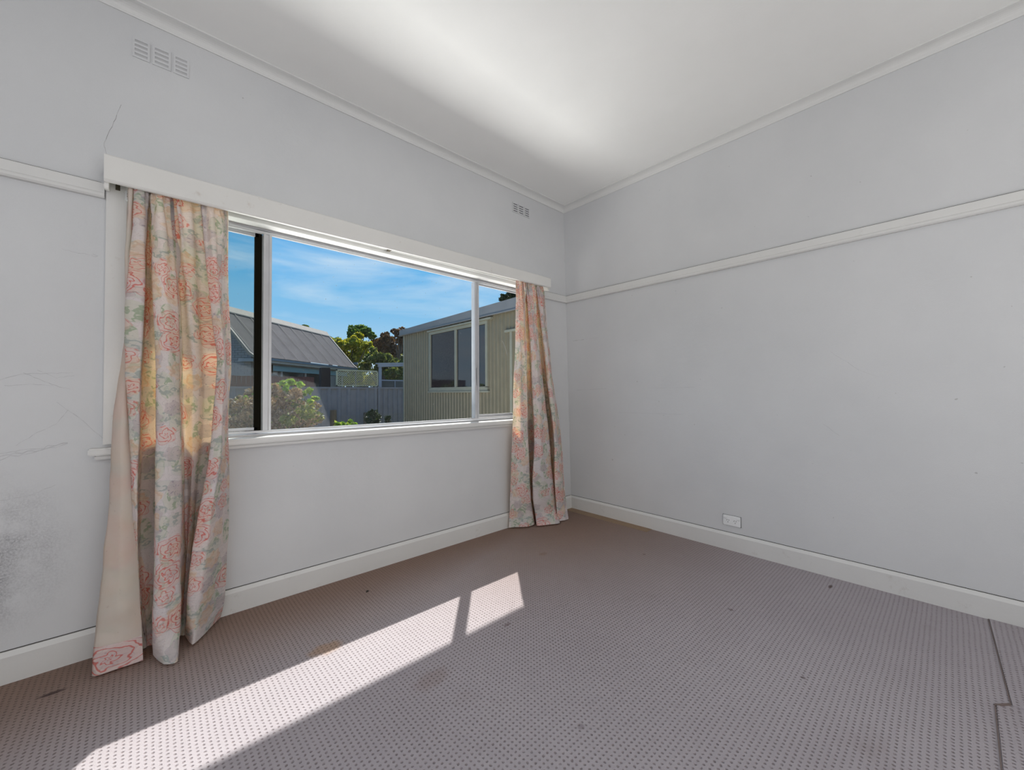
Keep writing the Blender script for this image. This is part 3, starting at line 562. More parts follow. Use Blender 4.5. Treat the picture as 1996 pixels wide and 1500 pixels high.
def crom(p0, p1, p2, p3, t):
    return 0.5 * (2 * p1 + (p2 - p0) * t + (2 * p0 - 5 * p1 + 4 * p2 - p3) * t * t + (3 * p1 - p0 - 3 * p2 + p3) * t * t * t)
def upsample(rows, k, axis):
    a = np.array(rows, float)
    if axis == 1: a = a.transpose(1, 0, 2)
    n = a.shape[0]; out = []
    for i in range(n - 1):
        P = [a[max(i - 1, 0)], a[i], a[i + 1], a[min(i + 2, n - 1)]]
        for j in range(k):
            out.append(crom(*P, j / k) * (0.5) + 0.5 * (P[1] + (P[2] - P[1]) * (j / k)))
    out.append(a[-1]); out = np.array(out)
    return out.transpose(1, 0, 2) if axis == 1 else out
def curtain(name, label, folds, wgt, seed, hem_print_band=0.105, bumps=()):
    r = np.random.default_rng(seed)
    A = np.array(folds, float)                      # levels x columns x (X, Y)
    A[0, :, 1] = -0.060 + (A[0, :, 1] + 0.052) * 0.42  # gathered under the pelmet
    dep = np.interp(np.array(ZS), [0.3, 0.7, 1.45, 1.72], [1.0, 1.25, 1.3, 1.0])[:, None]
    A[:, :, 1] = -0.05 + (A[:, :, 1] + 0.05) * dep
    zz = np.array(ZS)[:, None, None] * np.ones((1, A.shape[1], 1))
    A = np.concatenate([A, zz], 2)
    A = upsample(A, 7, 1); A = upsample(A, 7, 0)
    nz_, nu = A.shape[:2]
    arc = np.concatenate([[0], np.cumsum(np.linalg.norm(np.diff(A[:, :, :2], axis=1), axis=2).mean(0))])
    # gathers near the top, soft creases further down
    tx = np.gradient(A[:, :, 0], axis=1); ty = np.gradient(A[:, :, 1], axis=1); L = np.hypot(tx, ty) + 1e-6
    nx, ny = ty / L, -tx / L
    for k in range(nu):
        u = arc[k]
        for i in range(nz_):
            z = A[i, k, 2]; d = 1.925 - z
            g = 0.0150 * math.sin(u * 150 + 3 * math.sin(u * 17)) * math.exp(-d / 0.20) * min(1, 0.35 + d / .05)
            g += 0.0060 * pnoise(Vector((u * 9 + seed, z * 2.2, 3.1))) + 0.0085 * pnoise(Vector((u * 26, z * 2.5, seed))) + 0.003 * pnoise(Vector((u * 45, z * 12.0, seed)))
            for (bu, bz, su, sz, amp) in bumps:
                g += amp * math.exp(-((u - bu) / su) ** 2 - ((z - bz) / sz) ** 2)
            g *= min(1.0, 0.25 + z / 0.2)
            A[i, k, 0] += nx[i, k] * g; A[i, k, 1] = min(A[i, k, 1] + ny[i, k] * g, -0.0275 if z < .13 else (-0.047 if (z < 0.86 or z > 1.85) else -0.024))
            if A[i, k, 2] > 1.80: A[i, k, 1] = max(A[i, k, 1], -0.17 + 0.072 * min(1, (A[i, k, 2] - 1.80) / 0.08))
    V = A.reshape(-1, 3); idx = np.arange(nz_ * nu).reshape(nz_, nu)
    root = empty(name, (float(V[:, 0].mean()), float(V[:, 1].mean()), 0.01)); tag(root, label, 'curtain', None); off = ORIGIN[root.name]
    def sheet(nm, mat, rows, back, us=(0, None)):
        Vb = A.copy()
        if back:
            tx = np.gradient(A[:, :, 0], axis=1); ty = np.gradient(A[:, :, 1], axis=1); L = np.hypot(tx, ty) + 1e-6
            Vb[:, :, 0] += -ty / L * back; Vb[:, :, 1] += tx / L * back
        sub = Vb[rows[0]:rows[1]]; a, c = sub.shape[:2]
        me = bpy.data.meshes.new(nm)
        fs = [(i * c + k, i * c + k + 1, (i + 1) * c + k + 1, (i + 1) * c + k) for i in range(a - 1) for k in range(c - 1)]
        me.from_pydata([tuple(p - np.array(off)) for p in sub.reshape(-1, 3)], [], fs)
        ul = me.uv_layers.new(name='UVMap'); li = np.empty(len(me.loops), int); me.loops.foreach_get('vertex_index', li)
        uu = np.tile(arc, a)[li] + seed * 1.37; vv = sub[:, :, 2].reshape(-1)[li]
        ul.data.foreach_set('uv', np.stack([uu, vv], 1).ravel().astype(np.float32))
        me.materials.append(M[mat]); me.shade_smooth()
        o = bpy.data.objects.new(nm, me); C.objects.link(o); o.parent = root; return o
    zr = A[:, 0, 2]; hi = int(np.argmin(np.abs(zr - hem_print_band)))
    o = sheet('printed_cloth', 'floral', (0, nz_), 0.0)
    l = sheet('lining', 'lining', (0, hi + 1), wgt); l['label'] = 'plain cream lining'
    h = sheet('hem_facing', 'floral', (hi, nz_), wgt * 1.15); h['label'] = 'floral hem turned up over the lining'
    # gathered heading tape
    sub = A[0:3]; hb = MB()
    for k in range(0, nu - 1):
        pass
    return root
curtain('curtain', 'left floral curtain with its cream lining turned out beside the mouldy wall', LEFT_FOLDS, 0.0035, 1,
        bumps=((0.55, 1.72, .03, .10, .02), (0.72, 1.66, .028, .07, .022), (1.05, 1.80, .03, .09, .02)))
curtain('curtain', 'narrow floral curtain hanging at the far end of the window near the corner', RIGHT_FOLDS, 0.0035, 3,
        bumps=((0.16, 1.84, .02, .05, .014), (0.42, 1.80, .022, .06, .018)))

# ------------------------------------------------------------------ air vents and power outlet
def vent(name, x0, x1, z0, z1, label, group, dark):
    t = empty(name, ((x0 + x1) / 2, 0, z0)); tag(t, label, 'air vent', group)
    w = x1 - x0; h = z1 - z0; mx_ = w * .13; sh = h * 0.115; gp = (h - 4 * sh) / 5
    b = MB(); e = 0.005
    b.box(x0, x0 + mx_, -e, 0, z0, z1).box(x1 - mx_, x1, -e, 0, z0, z1)
    zc_ = z0
    ss = []
    for k in range(5):
        b.box(x0 + mx_, x1 - mx_, -e, 0, zc_, zc_ + gp); zc_ += gp
        if k < 4: ss.append(zc_); zc_ += sh
    b.build('plate', 'wall', t)
    for z in ss:
        MB().prism([(-0.0022, z + sh), (0.0, z + sh), (0.0, z), (-0.0004, z)], lambda a, c: (x0 + mx_, a, c), lambda a, c: (x1 - mx_, a, c)).build('louvre', dark, t)
    return t
M['louvre_pale'] = metal('louvre_pale', (0.50, 0.50, 0.51, 1), 0.7); M['louvre_dark'] = metal('louvre_dark', (0.20, 0.20, 0.21, 1), 0.8)
for i, (x0, x1, lab) in enumerate(((-2.890, -2.834, 'leftmost of three slotted plaster vents high above the large curtain'), (-2.826, -2.764, 'middle of three slotted plaster vents high above the large curtain'), (-2.755, -2.700, 'rightmost of three slotted plaster vents high above the large curtain'))):
    vent('air_vent', x0, x1, 2.502, 2.588, lab, 'plaster vents above the large curtain', 'louvre_pale')
for x0, x1, lab in ((-0.672, -0.612, 'leftmost of three small grey wall vents near the room corner'), (-0.609, -0.545, 'middle of three small grey wall vents near the room corner'), (-0.542, -0.480, 'rightmost of three small grey wall vents near the room corner')):
    vent('air_vent', x0, x1, 2.500, 2.580, lab, 'wall vents near the room corner', 'louvre_dark')
gp = empty('power_outlet', (LEANX(.19), -1.362, 0.161)); tag(gp, 'white double power outlet low on the plain wall above the skirting', 'power outlet')
sx = LEANX(.195)
def gx(x0, x1, y0, y1, z0, z1): return MB().box(sx + x0, sx + x1, y0, y1, z0, z1)
gx(-0.009, 0.002, -1.416, -1.308, 0.161, 0.227).build('plate', 'white_plastic', gp, 0.0022)
gx(-0.0035, 0.001, -1.418, -1.306, 0.1595, 0.2285).build('backing', 'dark_slot', gp)
for yc in (-1.322, -1.402): 
    s_ = gx(-0.0135, -0.008, yc - .0075, yc + .0075, 0.205, 0.218).build('switch', 'white_plastic', gp, 0.0015)
    gx(-0.0098, -0.0088, yc - .0085, yc + .0085, 0.2035, 0.2055).build('switch_shadow_gap', 'dark_slot', gp)
for yc in (-1.340, -1.384):
    for dy_, dz_, rot in ((-.0062, .006, .6), (.0062, .006, -.6), (0, -.007, 0)):
        c_, s2 = math.cos(rot), math.sin(rot); y, z = yc + dy_, 0.190 + dz_
        MB().prism([(y - .0012 * c_ - .0042 * s2, z - .0042 * c_ + .0012 * s2), (y + .0012 * c_ - .0042 * s2, z - .0042 * c_ - .0012 * s2), (y + .0012 * c_ + .0042 * s2, z + .0042 * c_ - .0012 * s2), (y - .0012 * c_ + .0042 * s2, z + .0042 * c_ + .0012 * s2)],
                   lambda a, c: (sx - .0094, a, c), lambda a, c: (sx - .007, a, c)).build('pin_slot', 'dark_slot', gp)
bg_ = MB().tube([(-1.972, -0.262, .004), (-1.964, -0.258, .007), (-1.955, -0.256, .004)], [.002, .005, .002], 6).build('fluff_speck', 'gap'); tag(bg_, 'tiny dark speck of debris lying on the carpet before the window', 'debris')

# ------------------------------------------------------------------ outside: own eave, ground
GZ = -0.55
struct(MB().box(-6, 1.2, WT, 0.82, 2.52, 2.60).box(-6, 1.2, 0.80, 0.85, 2.505, 2.66).build('roof_eave', 'house_wall'), 'eave of the house over the window')
struct(MB().box(-60, 60, WT, 90, GZ - .2, GZ).build('ground', 'yard'), 'dry grassy back yard')
struct(MB().box(-6, 1.2, WT, 2.4, GZ, GZ + .04).build('bounce_slab', 'concrete'), 'unseen pale concrete slab added under the window to bounce sunlight')  # unseen pale slab, added to throw sunlight up through the window

# ------------------------------------------------------------------ shed with sliding window
XS = 1.36
sh = empty('garden_shed', (XS, 3.9, GZ)); tag(sh, 'sage green corrugated steel shed with slate fascia and sliding window', 'shed')
YN, YF = 1.55, 5.73
ztop = lambda y: 2.37
def ribs(y0, y1, z0, z1):
    pts = []; y = y0; P = 0.092
    prof_ = ((0, 0), (0.30, 0), (0.42, -.014), (0.70, -.014), (0.82, 0))
    while y < y1 - 1e-4:
        for f, d in prof_:
            if y + f * P <= y1: pts.append((y + f * P, d))
        y += P
    pts.append((y1, 0)); b = MB()
    for (a, d) in pts: b.v += [(XS + d, a, z0), (XS + d, a, z1)]
    for i in range(len(pts) - 1): b.f.append((2 * i, 2 * i + 1, 2 * i + 3, 2 * i + 2))
    return b
WY0, WY1, WZ0, WZ1 = 2.80, 4.64, 1.078, 2.248
DY0, DY1, DZ1 = 1.60, 2.245, 1.985
segs = [(YN, DY0, GZ, 2.36), (DY0, DY1, DZ1, 2.36), (DY1, WY0, GZ, 2.36), (WY0, WY1, GZ, WZ0), (WY0, WY1, WZ1, 2.36), (WY1, 5.2, GZ, 2.36), (5.2, YF, GZ, 2.36)]
for s_ in segs: ribs(*s_).build('wall_sheet', 'shed', sh)
MB().box(XS + .02, XS + 3.4, YF - .04, YF, GZ, 2.36).build('end_wall', 'shed', sh)
MB().box(XS + .02, XS + 3.4, YN, YN + .04, GZ, 2.36).build('end_wall', 'shed', sh)
MB().box(XS - .02, XS + .03, YF - .03, YF + .015, GZ, 2.33).build('corner_flashing', 'shed_frame', sh)
b = MB(); b.v = [(XS - .06, YN - .2, 2.325), (XS - .06, YF + .12, 2.290), (XS - .06, YF + .12, 2.425), (XS - .06, YN - .2, 2.505), (XS - .03, YN - .2, 2.325), (XS - .03, YF + .12, 2.290), (XS - .03, YF + .12, 2.425), (XS - .03, YN - .2, 2.505)]
b.f = [(0, 1, 2, 3), (7, 6, 5, 4), (0, 4, 5, 1), (1, 5, 6, 2), (2, 6, 7, 3), (3, 7, 4, 0)]
b.build('fascia', 'shed_fascia', sh)
MB().box(XS - .085, XS - .05, YN - .2, YF + .13, 2.30, 2.315).build('fascia_trim', 'shed_fascia', sh)
b = MB(); b.v = [(XS - .05, YN - .2, 2.46), (XS - .05, YF + .12, 2.40), (XS + 3.5, YF + .12, 2.62), (XS + 3.5, YN - .2, 2.70)]; b.f = [(0, 1, 2, 3)]
b.v += [(x, y, z - .03) for x, y, z in b.v[:4]]; b.f += [(7, 6, 5, 4), (0, 4, 5, 1), (1, 5, 6, 2), (2, 6, 7, 3), (3, 7, 4, 0)]
b.build('roof_sheet', 'shed_fascia', sh)
t = 0.055; fr = MB(); xf0, xf1 = XS - .035, XS + .02
fr.box(xf0, xf1, WY0, WY1, WZ0, WZ0 + t * 1.3).box(xf0, xf1, WY0, WY1, WZ1 - t, WZ1).box(xf0, xf1, WY0, WY0 + t, WZ0 + t, WZ1 - t).box(xf0, xf1, WY1 - t, WY1, WZ0 + t, WZ1 - t).box(xf0 + .006, xf1, 3.70, 3.76, WZ0 + t, WZ1 - t)
wf = fr.build('window_frame', 'shed_frame', sh, 0.003)
MB().box(xf0 - .02, xf1, WY0 - .05, WY1 + .02, WZ0 - .03, WZ0).build('window_sill', 'shed_frame', sh)
MB().box(xf0 - .03, xf1, WY0 - .13, WY1 + .02, WZ1, WZ1 + .03).build('window_head', 'shed_frame', sh)
MB().box(XS - .012, XS - .006, 3.76, WY1 - t, WZ0 + t, WZ1 - t).build('pane', 'shed_glass', wf)
MB().box(XS - .004, XS + .002, WY0 + t, 3.70, WZ0 + t, WZ1 - t).build('pane', 'shed_glass2', wf)
df = MB().box(xf0, xf1, DY0, DY0 + .05, GZ + .05, DZ1).box(xf0, xf1, DY1 - .05, DY1, GZ + .05, DZ1).box(xf0 - .02, xf1, DY0 - .05, DY1 + .10, DZ1, DZ1 + .035).build('door_frame', 'shed_frame', sh)
MB().box(XS - .01, XS + .02, DY0 + .05, DY1 - .05, GZ + .05, DZ1).build('door_leaf', 'shed', sh)

# ------------------------------------------------------------------ steel boundary fence
FY = 8.8
fe = empty('steel_fence', (1, FY, GZ)); tag(fe, 'blue grey ribbed steel boundary fence across the yard', 'fence')
posts = [-7.314, -4.948, -2.582, -0.216, 2.150, 4.516, 6.882]
for x in posts: MB().box(x - .035, x + .035, FY - .045, FY + .02, GZ, 1.235).build('post', 'fence', fe, 0.004)
def fsheet(x0, x1, z0, z1, n):
    P = (x1 - x0) / n; b = MB(); pts = []
    for i in range(n):
        x = x0 + i * P; pts += [(x, 0), (x + P * .55, 0), (x + P * .66, -.032), (x + P * .90, -.032)]
    pts.append((x1, 0))
    for a, d in pts: b.v += [(a, FY + d, z0), (a, FY + d, z1)]
    for i in range(len(pts) - 1): b.f.append((2 * i, 2 * i + 1, 2 * i + 3, 2 * i + 2))
    return b
for x0, x1 in zip(posts, posts[1:]):
    for k in range(3):
        w = (x1 - x0 - .07) / 3; a = x0 + .035 + k * w
        fsheet(a, a + w, GZ + .05, 1.17, 3 if x0 < 2 else 5).build('panel', 'fence', fe)
    MB().box(x0 + .035, x1 - .035, FY - .04, FY + .02, 1.165, 1.215).build('rail', 'fence', fe, 0.004)
    MB().box(x0 + .035, x1 - .035, FY - .04, FY + .02, GZ + .02, GZ + .09).build('rail', 'fence', fe)

# lattice screen standing on top of the fence
la = empty('lattice_screen', (1.55, FY + .03, 1.22)); tag(la, 'cream diamond lattice screen standing above the steel fence', 'trellis')
LX0, LX1, LZ0, LZ1 = 0.965, 2.135, 1.238, 1.690
f_ = MB().box(LX0, LX1, FY + .0, FY + .045, LZ0, LZ0 + .028).box(LX0, LX1, FY, FY + .045, LZ1 - .032, LZ1).box(LX0, LX0 + .032, FY, FY + .045, LZ0, LZ1).box(LX1 - .03, LX1, FY, FY + .045, LZ0, LZ1)
f_.build('frame', 'lattice', la)
for sgn in (1, -1):
    c = LX0 - (LZ1 - LZ0)
    while c < LX1:
        pts = []
        # line x = c + (z - LZ0)   (sgn 1) or mirrored
        xa, za, xb, zb_ = c, LZ0 + .02, c + (LZ1 - LZ0) - .04, LZ1 - .02
        if xa < LX0 + .02: za += LX0 + .02 - xa; xa = LX0 + .02
        if xb > LX1 - .02: zb_ -= xb - (LX1 - .02); xb = LX1 - .02
        if xb - xa > .03:
            if sgn == -1: xa, xb = LX0 + LX1 - xa, LX0 + LX1 - xb
            yy = FY + (.014 if sgn == 1 else .022)
            MB().bar((xa, yy, za), (xb, yy, zb_), 0.024, 0.008, (0, 0, 1)).build('slat', 'lattice', la)
        c += 0.062
dp = MB().box(0.69, 0.93, FY + .35, FY + .55, GZ, 1.745).build('timber_post', 'dark_post', None, 0.01); tag(dp, 'thick near-black post beside the cream lattice', 'post')

# brown paling fence of the neighbour
pf = empty('paling_fence', (-0.6, 10.3, GZ)); tag(pf, 'dark red brown paling fence behind the steel fence', 'fence')
x = -3.6
while x < 0.80:
    MB().box(x, x + .098, 10.3, 10.318, GZ, 1.53 + random.uniform(-.012, .012)).build('paling', 'paling', pf); x += 0.106
MB().box(-3.6, .85, 10.318, 10.36, 1.25, 1.32).build('rail', 'paling', pf)

# log bollards with netting
for x, z, lab in ((0.722, .628, 'short weathered log post beside the dry shrub'), (1.583, .529, 'short weathered log post in front of the middle of the steel fence')):
    b = MB().tube([(x, FY - .5, GZ), (x, FY - .5, z - .02), (x, FY - .5, z)], [.085, .08, .07], 10).build('log_post', 'bollard'); tag(b, lab, 'post', 'log posts before the fence')
nt = MB()
x = 0.84
while x < 3.2:
    nt.tube([(x, FY - .62, 0.0), (x + .32, FY - .62, 0.47)], .0035, 3); nt.tube([(x + .32, FY - .62, 0.0), (x, FY - .62, 0.47)], .0035, 3); x += .055
o = nt.build('wire_netting', 'shed_frame'); tag(o, 'sagging wire netting stretched between the log posts', 'netting'); 

# pergola / carport frame at the right behind the fence
pg = empty('pergola', (3.3, 10.2, GZ)); tag(pg, 'grey flat pergola frame with smoky infill beside the shed corner', 'pergola')
MB().bar((2.66, 10, 1.925), (4.9, 9.6, 2.05), .10, .09).build('beam', 'perg', pg); MB().bar((2.60, 10.02, 1.985), (4.9, 9.58, 2.10), .14, .035).build('roof_edge', 'house_trim', pg)
MB().box(2.70, 2.775, 9.97, 10.04, GZ, 1.90).build('post', 'perg', pg)
MB().box(2.74, 4.9, 9.98, 10.02, 1.44, 1.475).build('rail', 'perg', pg); MB().box(2.74, 4.9, 9.985, 10.015, GZ, 1.44).build('infill', 'house_dark', pg)
for x in (3.22, 3.72): MB().box(x, x + .02, 9.96, 9.985, 1.1, 1.44).build('glazing_bar', 'perg', pg)

# ------------------------------------------------------------------ neighbouring house
A0 = Vector((-0.235, 12.869, 2.28)); E = Vector((0.753708, 0.657209, 0)); N = Vector((-0.657209, 0.753708, 0)); Zv = Vector((0, 0, 1))
K, RW, LE = 1.10, 1.55, 6.65
P = lambda e, n, z: tuple(A0 + E * e + N * n + Zv * (z - 2.28))
nh = empty('neighbour_house', P(3.3, 1.5, GZ)); tag(nh, 'neighbouring painted brick house with steep grey corrugated roof', 'house')
def rsheet(e0, e1):
    n = max(2, int(round((e1 - e0) / 0.076))); b = MB(); pts = []
    for i in range(n * 4 + 1):
        t_ = i / (n * 4); pts.append((e0 + (e1 - e0) * t_, 0.008 * math.cos(2 * math.pi * t_ * n)))
    for e_, h in pts:
        b.v += [P(e_, 0, 2.28 + h), P(e_, .12, 2.28 + .10 + h), P(e_, RW, 2.28 + K * RW + h)]
    for i in range(len(pts) - 1):
        a = 3 * i; b.f += [(a, a + 1, a + 4, a + 3), (a + 1, a + 2, a + 5, a + 4)]
    return b
ns = 9; rw = (LE - .06) / ns
for i in range(ns):
    o = rsheet(.05 + i * rw, .05 + (i + 1) * rw).build('roof_sheet', 'roof', nh)
    MB().bar(P(.05 + i * rw, .0, 2.31), P(.05 + i * rw, RW, 2.31 + K * RW), .018, .012).build('lap_edge', 'roof_lap', nh)
b = MB().prism([(RW, 2.28 + K * RW), (RW, 1.9 + K * RW), (2 * RW, 2.0), (2 * RW, 2.28)], lambda n_, z: P(0, n_, z), lambda n_, z: P(LE, n_, z)); b.build('rear_roof', 'roof', nh)
MB().prism([(RW - .17, 2.28 + K * (RW - .17) + .03), (RW - .16, 2.28 + K * (RW - .17) + .07), (RW, 2.28 + K * RW + .10), (RW + .16, 2.28 + K * (RW - .17) + .07), (RW + .17, 2.28 + K * (RW - .17) + .03), (RW, 2.28 + K * RW + .04)], lambda n_, z: P(-.05, n_, z), lambda n_, z: P(LE + .05, n_, z)).build('ridge_cap', 'barge', nh)
for e0 in (-.06, LE - .02):
    MB().prism([(-.05, 2.20), (-.05, 2.285), (.12, 2.405), (RW, 2.33 + K * RW), (RW, 2.22 + K * RW), (.14, 2.30)], lambda n_, z: P(e0, n_, z), lambda n_, z: P(e0 + .09, n_, z)).build('barge_board', 'barge', nh)
    MB().prism([(RW, 2.22 + K * RW), (RW, 2.33 + K * RW), (2 * RW, 2.30), (2 * RW, 2.20)], lambda n_, z: P(e0, n_, z), lambda n_, z: P(e0 + .09, n_, z)).build('barge_board', 'barge', nh)
MB().prism([(-.10, 2.17), (-.10, 2.25), (-.02, 2.25), (-.02, 2.17)], lambda n_, z: P(0, n_, z), lambda n_, z: P(LE, n_, z)).build('gutter', 'gutter', nh)
MB().prism([(-.02, 2.10), (-.02, 2.20), (.6, 2.20), (.6, 2.10)], lambda n_, z: P(0.05, n_, z), lambda n_, z: P(LE, n_, z)).build('soffit', 'house_trim', nh)
# gable wall in painted brick
MB().prism([(.35, GZ), (.35, 2.28 + K * .30), (RW, 2.15 + K * RW), (2 * RW - .3, 2.5), (2 * RW - .3, GZ)], lambda n_, z: P(.32, n_, z), lambda n_, z: P(.5, n_, z)).build('gable_wall', 'mortar', nh)
bb = MB(); z = 0.9; row = 0
while z < 3.7:
    n_ = .36 - (.12 if row % 2 else 0)
    while n_ < 2.75:
        lim = 2.28 + K * (n_ + .1) - .12 if n_ < RW else 2.28 + K * (2 * RW - n_ - .25) - .12
        a0 = max(n_, .35)
        if z + .07 < lim: bb.prism([(a0, z), (n_ + .225, z), (n_ + .225, z + .068), (a0, z + .068)], lambda q_, w_z: P(.30, q_, w_z), lambda q_, w_z: P(.33, q_, w_z))
        n_ += .237
    z += .080; row += 1
o = bb.build('brickwork', 'brick', nh); o['kind'] = 'stuff'
# long wall under the eave: beam, glazing, windows
MB().prism([(.55, GZ), (.55, 2.15), (.7, 2.15), (.7, GZ)], lambda n_, z_: P(.5, n_, z_), lambda n_, z_: P(LE - .2, n_, z_)).build('side_wall', 'mortar', nh)
MB().prism([(.30, 1.86), (.30, 2.04), (.40, 2.04), (.40, 1.86)], lambda n_, z_: P(.9, n_, z_), lambda n_, z_: P(LE - .3, n_, z_)).build('verandah_beam', 'teal', nh)
MB().prism([(.44, 2.04), (.44, 2.12), (.55, 2.12), (.55, 2.04)], lambda n_, z_: P(.5, n_, z_), lambda n_, z_: P(LE - .3, n_, z_)).build('frieze', 'house_trim', nh)
for e0, e1 in ((.85, 1.25), (1.30, 1.75)):
    w_f = MB().prism([(.48, 1.30), (.48, 1.84), (.55, 1.84), (.55, 1.30)], lambda n_, z_: P(e0, n_, z_), lambda n_, z_: P(e1, n_, z_)).build('window', 'house_trim', nh)
    MB().prism([(.46, 1.36), (.46, 1.74), (.48, 1.74), (.48, 1.36)], lambda n_, z_: P(e0 + .05, n_, z_), lambda n_, z_: P(e1 - .05, n_, z_)).build('pane', 'house_dark', w_f)
for e0, e1 in ((2.0, 3.3), (3.36, 4.7), (4.76, 6.1)):
    MB().prism([(.46, .9), (.46, 1.86), (.52, 1.86), (.52, .9)], lambda n_, z_: P(e0, n_, z_), lambda n_, z_: P(e1, n_, z_)).build('glazing', 'house_dark', nh)
for e0 in (1.88, 3.31, 4.71, 6.1): MB().prism([(.42, GZ), (.42, 1.86), (.50, 1.86), (.50, GZ)], lambda n_, z_: P(e0, n_, z_), lambda n_, z_: P(e0 + .06, n_, z_)).build('verandah_post', 'house_trim', nh)
vp = MB().tube([P(LE + .9, .5, GZ), P(LE + .9, .5, 2.45)], .05, 8).tube([P(LE + .9, .5, 2.42), P(LE + .9, .5, 2.50), P(LE + .9, .5, 2.62)], [.05, .16, .10], 10).build('vent_cowl', 'shed_fascia'); tag(vp, 'small grey roof vent cowl at the end of the neighbouring roof', 'roof vent')

# ------------------------------------------------------------------ trees and shrubs
def leaves(blobs, n, size, squash=0.9, shell=0.45, shape=1.7):
    sub = []                                   # break every blob into clumps
    for bx_, by_, bz_, br_ in blobs:
        sub.append((bx_, by_, bz_, br_ * .72))
        for _ in range(9):
            dd_ = rng.normal(size=3); dd_ /= np.linalg.norm(dd_); dd_[2] = abs(dd_[2]) * 1.1 - .2
            sub.append((bx_ + dd_[0] * br_ * .72, by_ + dd_[1] * br_ * .72, bz_ + dd_[2] * br_ * .72, br_ * rng.uniform(.26, .48)))
    blobs = sub
    w = np.array([b[3] ** 2 for b in blobs], float); w /= w.sum()
    ids = rng.choice(len(blobs), n, p=w); B = np.array(blobs, float)[ids]
    d = rng.normal(size=(n, 3)); d /= np.linalg.norm(d, axis=1)[:, None]
    rr = B[:, 3] * (1 - shell * rng.random(n) ** 1.6) * (1 + 0.16 * np.sin(d[:, 0] * 9 + B[:, 0] * 3) * np.cos(d[:, 2] * 8 + B[:, 1]))
    p = B[:, :3] + d * rr[:, None] * np.array([1, 1, squash])
    a = rng.normal(size=(n, 3)) + d * 0.5; a /= np.linalg.norm(a, axis=1)[:, None]
    c = np.cross(a, rng.normal(size=(n, 3))); c /= np.linalg.norm(c, axis=1)[:, None]
    s = size * (0.6 + 0.8 * rng.random(n))[:, None]
    fold = np.cross(a, c) * s * 0.18
    V = np.stack([p - a * s, p + c * s / shape + fold, p + a * s, p - c * s / shape + fold], 1).reshape(-1, 3)
    k = np.arange(n) * 4
    F = np.concatenate([np.stack([k, k + 1, k + 2], 1), np.stack([k, k + 2, k + 3], 1)])
    return V, F
def leafmesh(name, V, F, mat, parent):
    off = np.array(ORIGIN[parent.name]); me = bpy.data.meshes.new(name); me.from_pydata((V - off).tolist(), [], F.tolist()); me.materials.append(M[mat])
    o = bpy.data.objects.new(name, me); C.objects.link(o); o.parent = parent; return o
def tree(name, label, base, blobs, n, size, mat, group=None, cat='tree', trunk=.12, shell=.45):
    t = empty(name, (base[0], base[1], GZ)); tag(t, label, cat, group)
    V, F = leaves(blobs, n, size, shell=shell); leafmesh('foliage', V, F, mat, t)
    b = MB(); c = np.array(blobs)[:, :3].mean(0)
    mid = (base[0] * .5 + c[0] * .5, base[1] * .5 + c[1] * .5, GZ + (c[2] - GZ) * .55)
    b.tube([(base[0], base[1], GZ), mid, tuple(c)], [trunk, trunk * .75, trunk * .4], 7)
    for bl in blobs: b.tube([mid, (bl[0] * .8 + mid[0] * .2, bl[1] * .8 + mid[1] * .2, bl[2] * .8 + mid[2] * .2 + .1), (bl[0], bl[1], bl[2] + bl[3] * .5)], [trunk * .4, trunk * .22, trunk * .06], 5)
    b.build('trunk', 'bark', t)
    return t
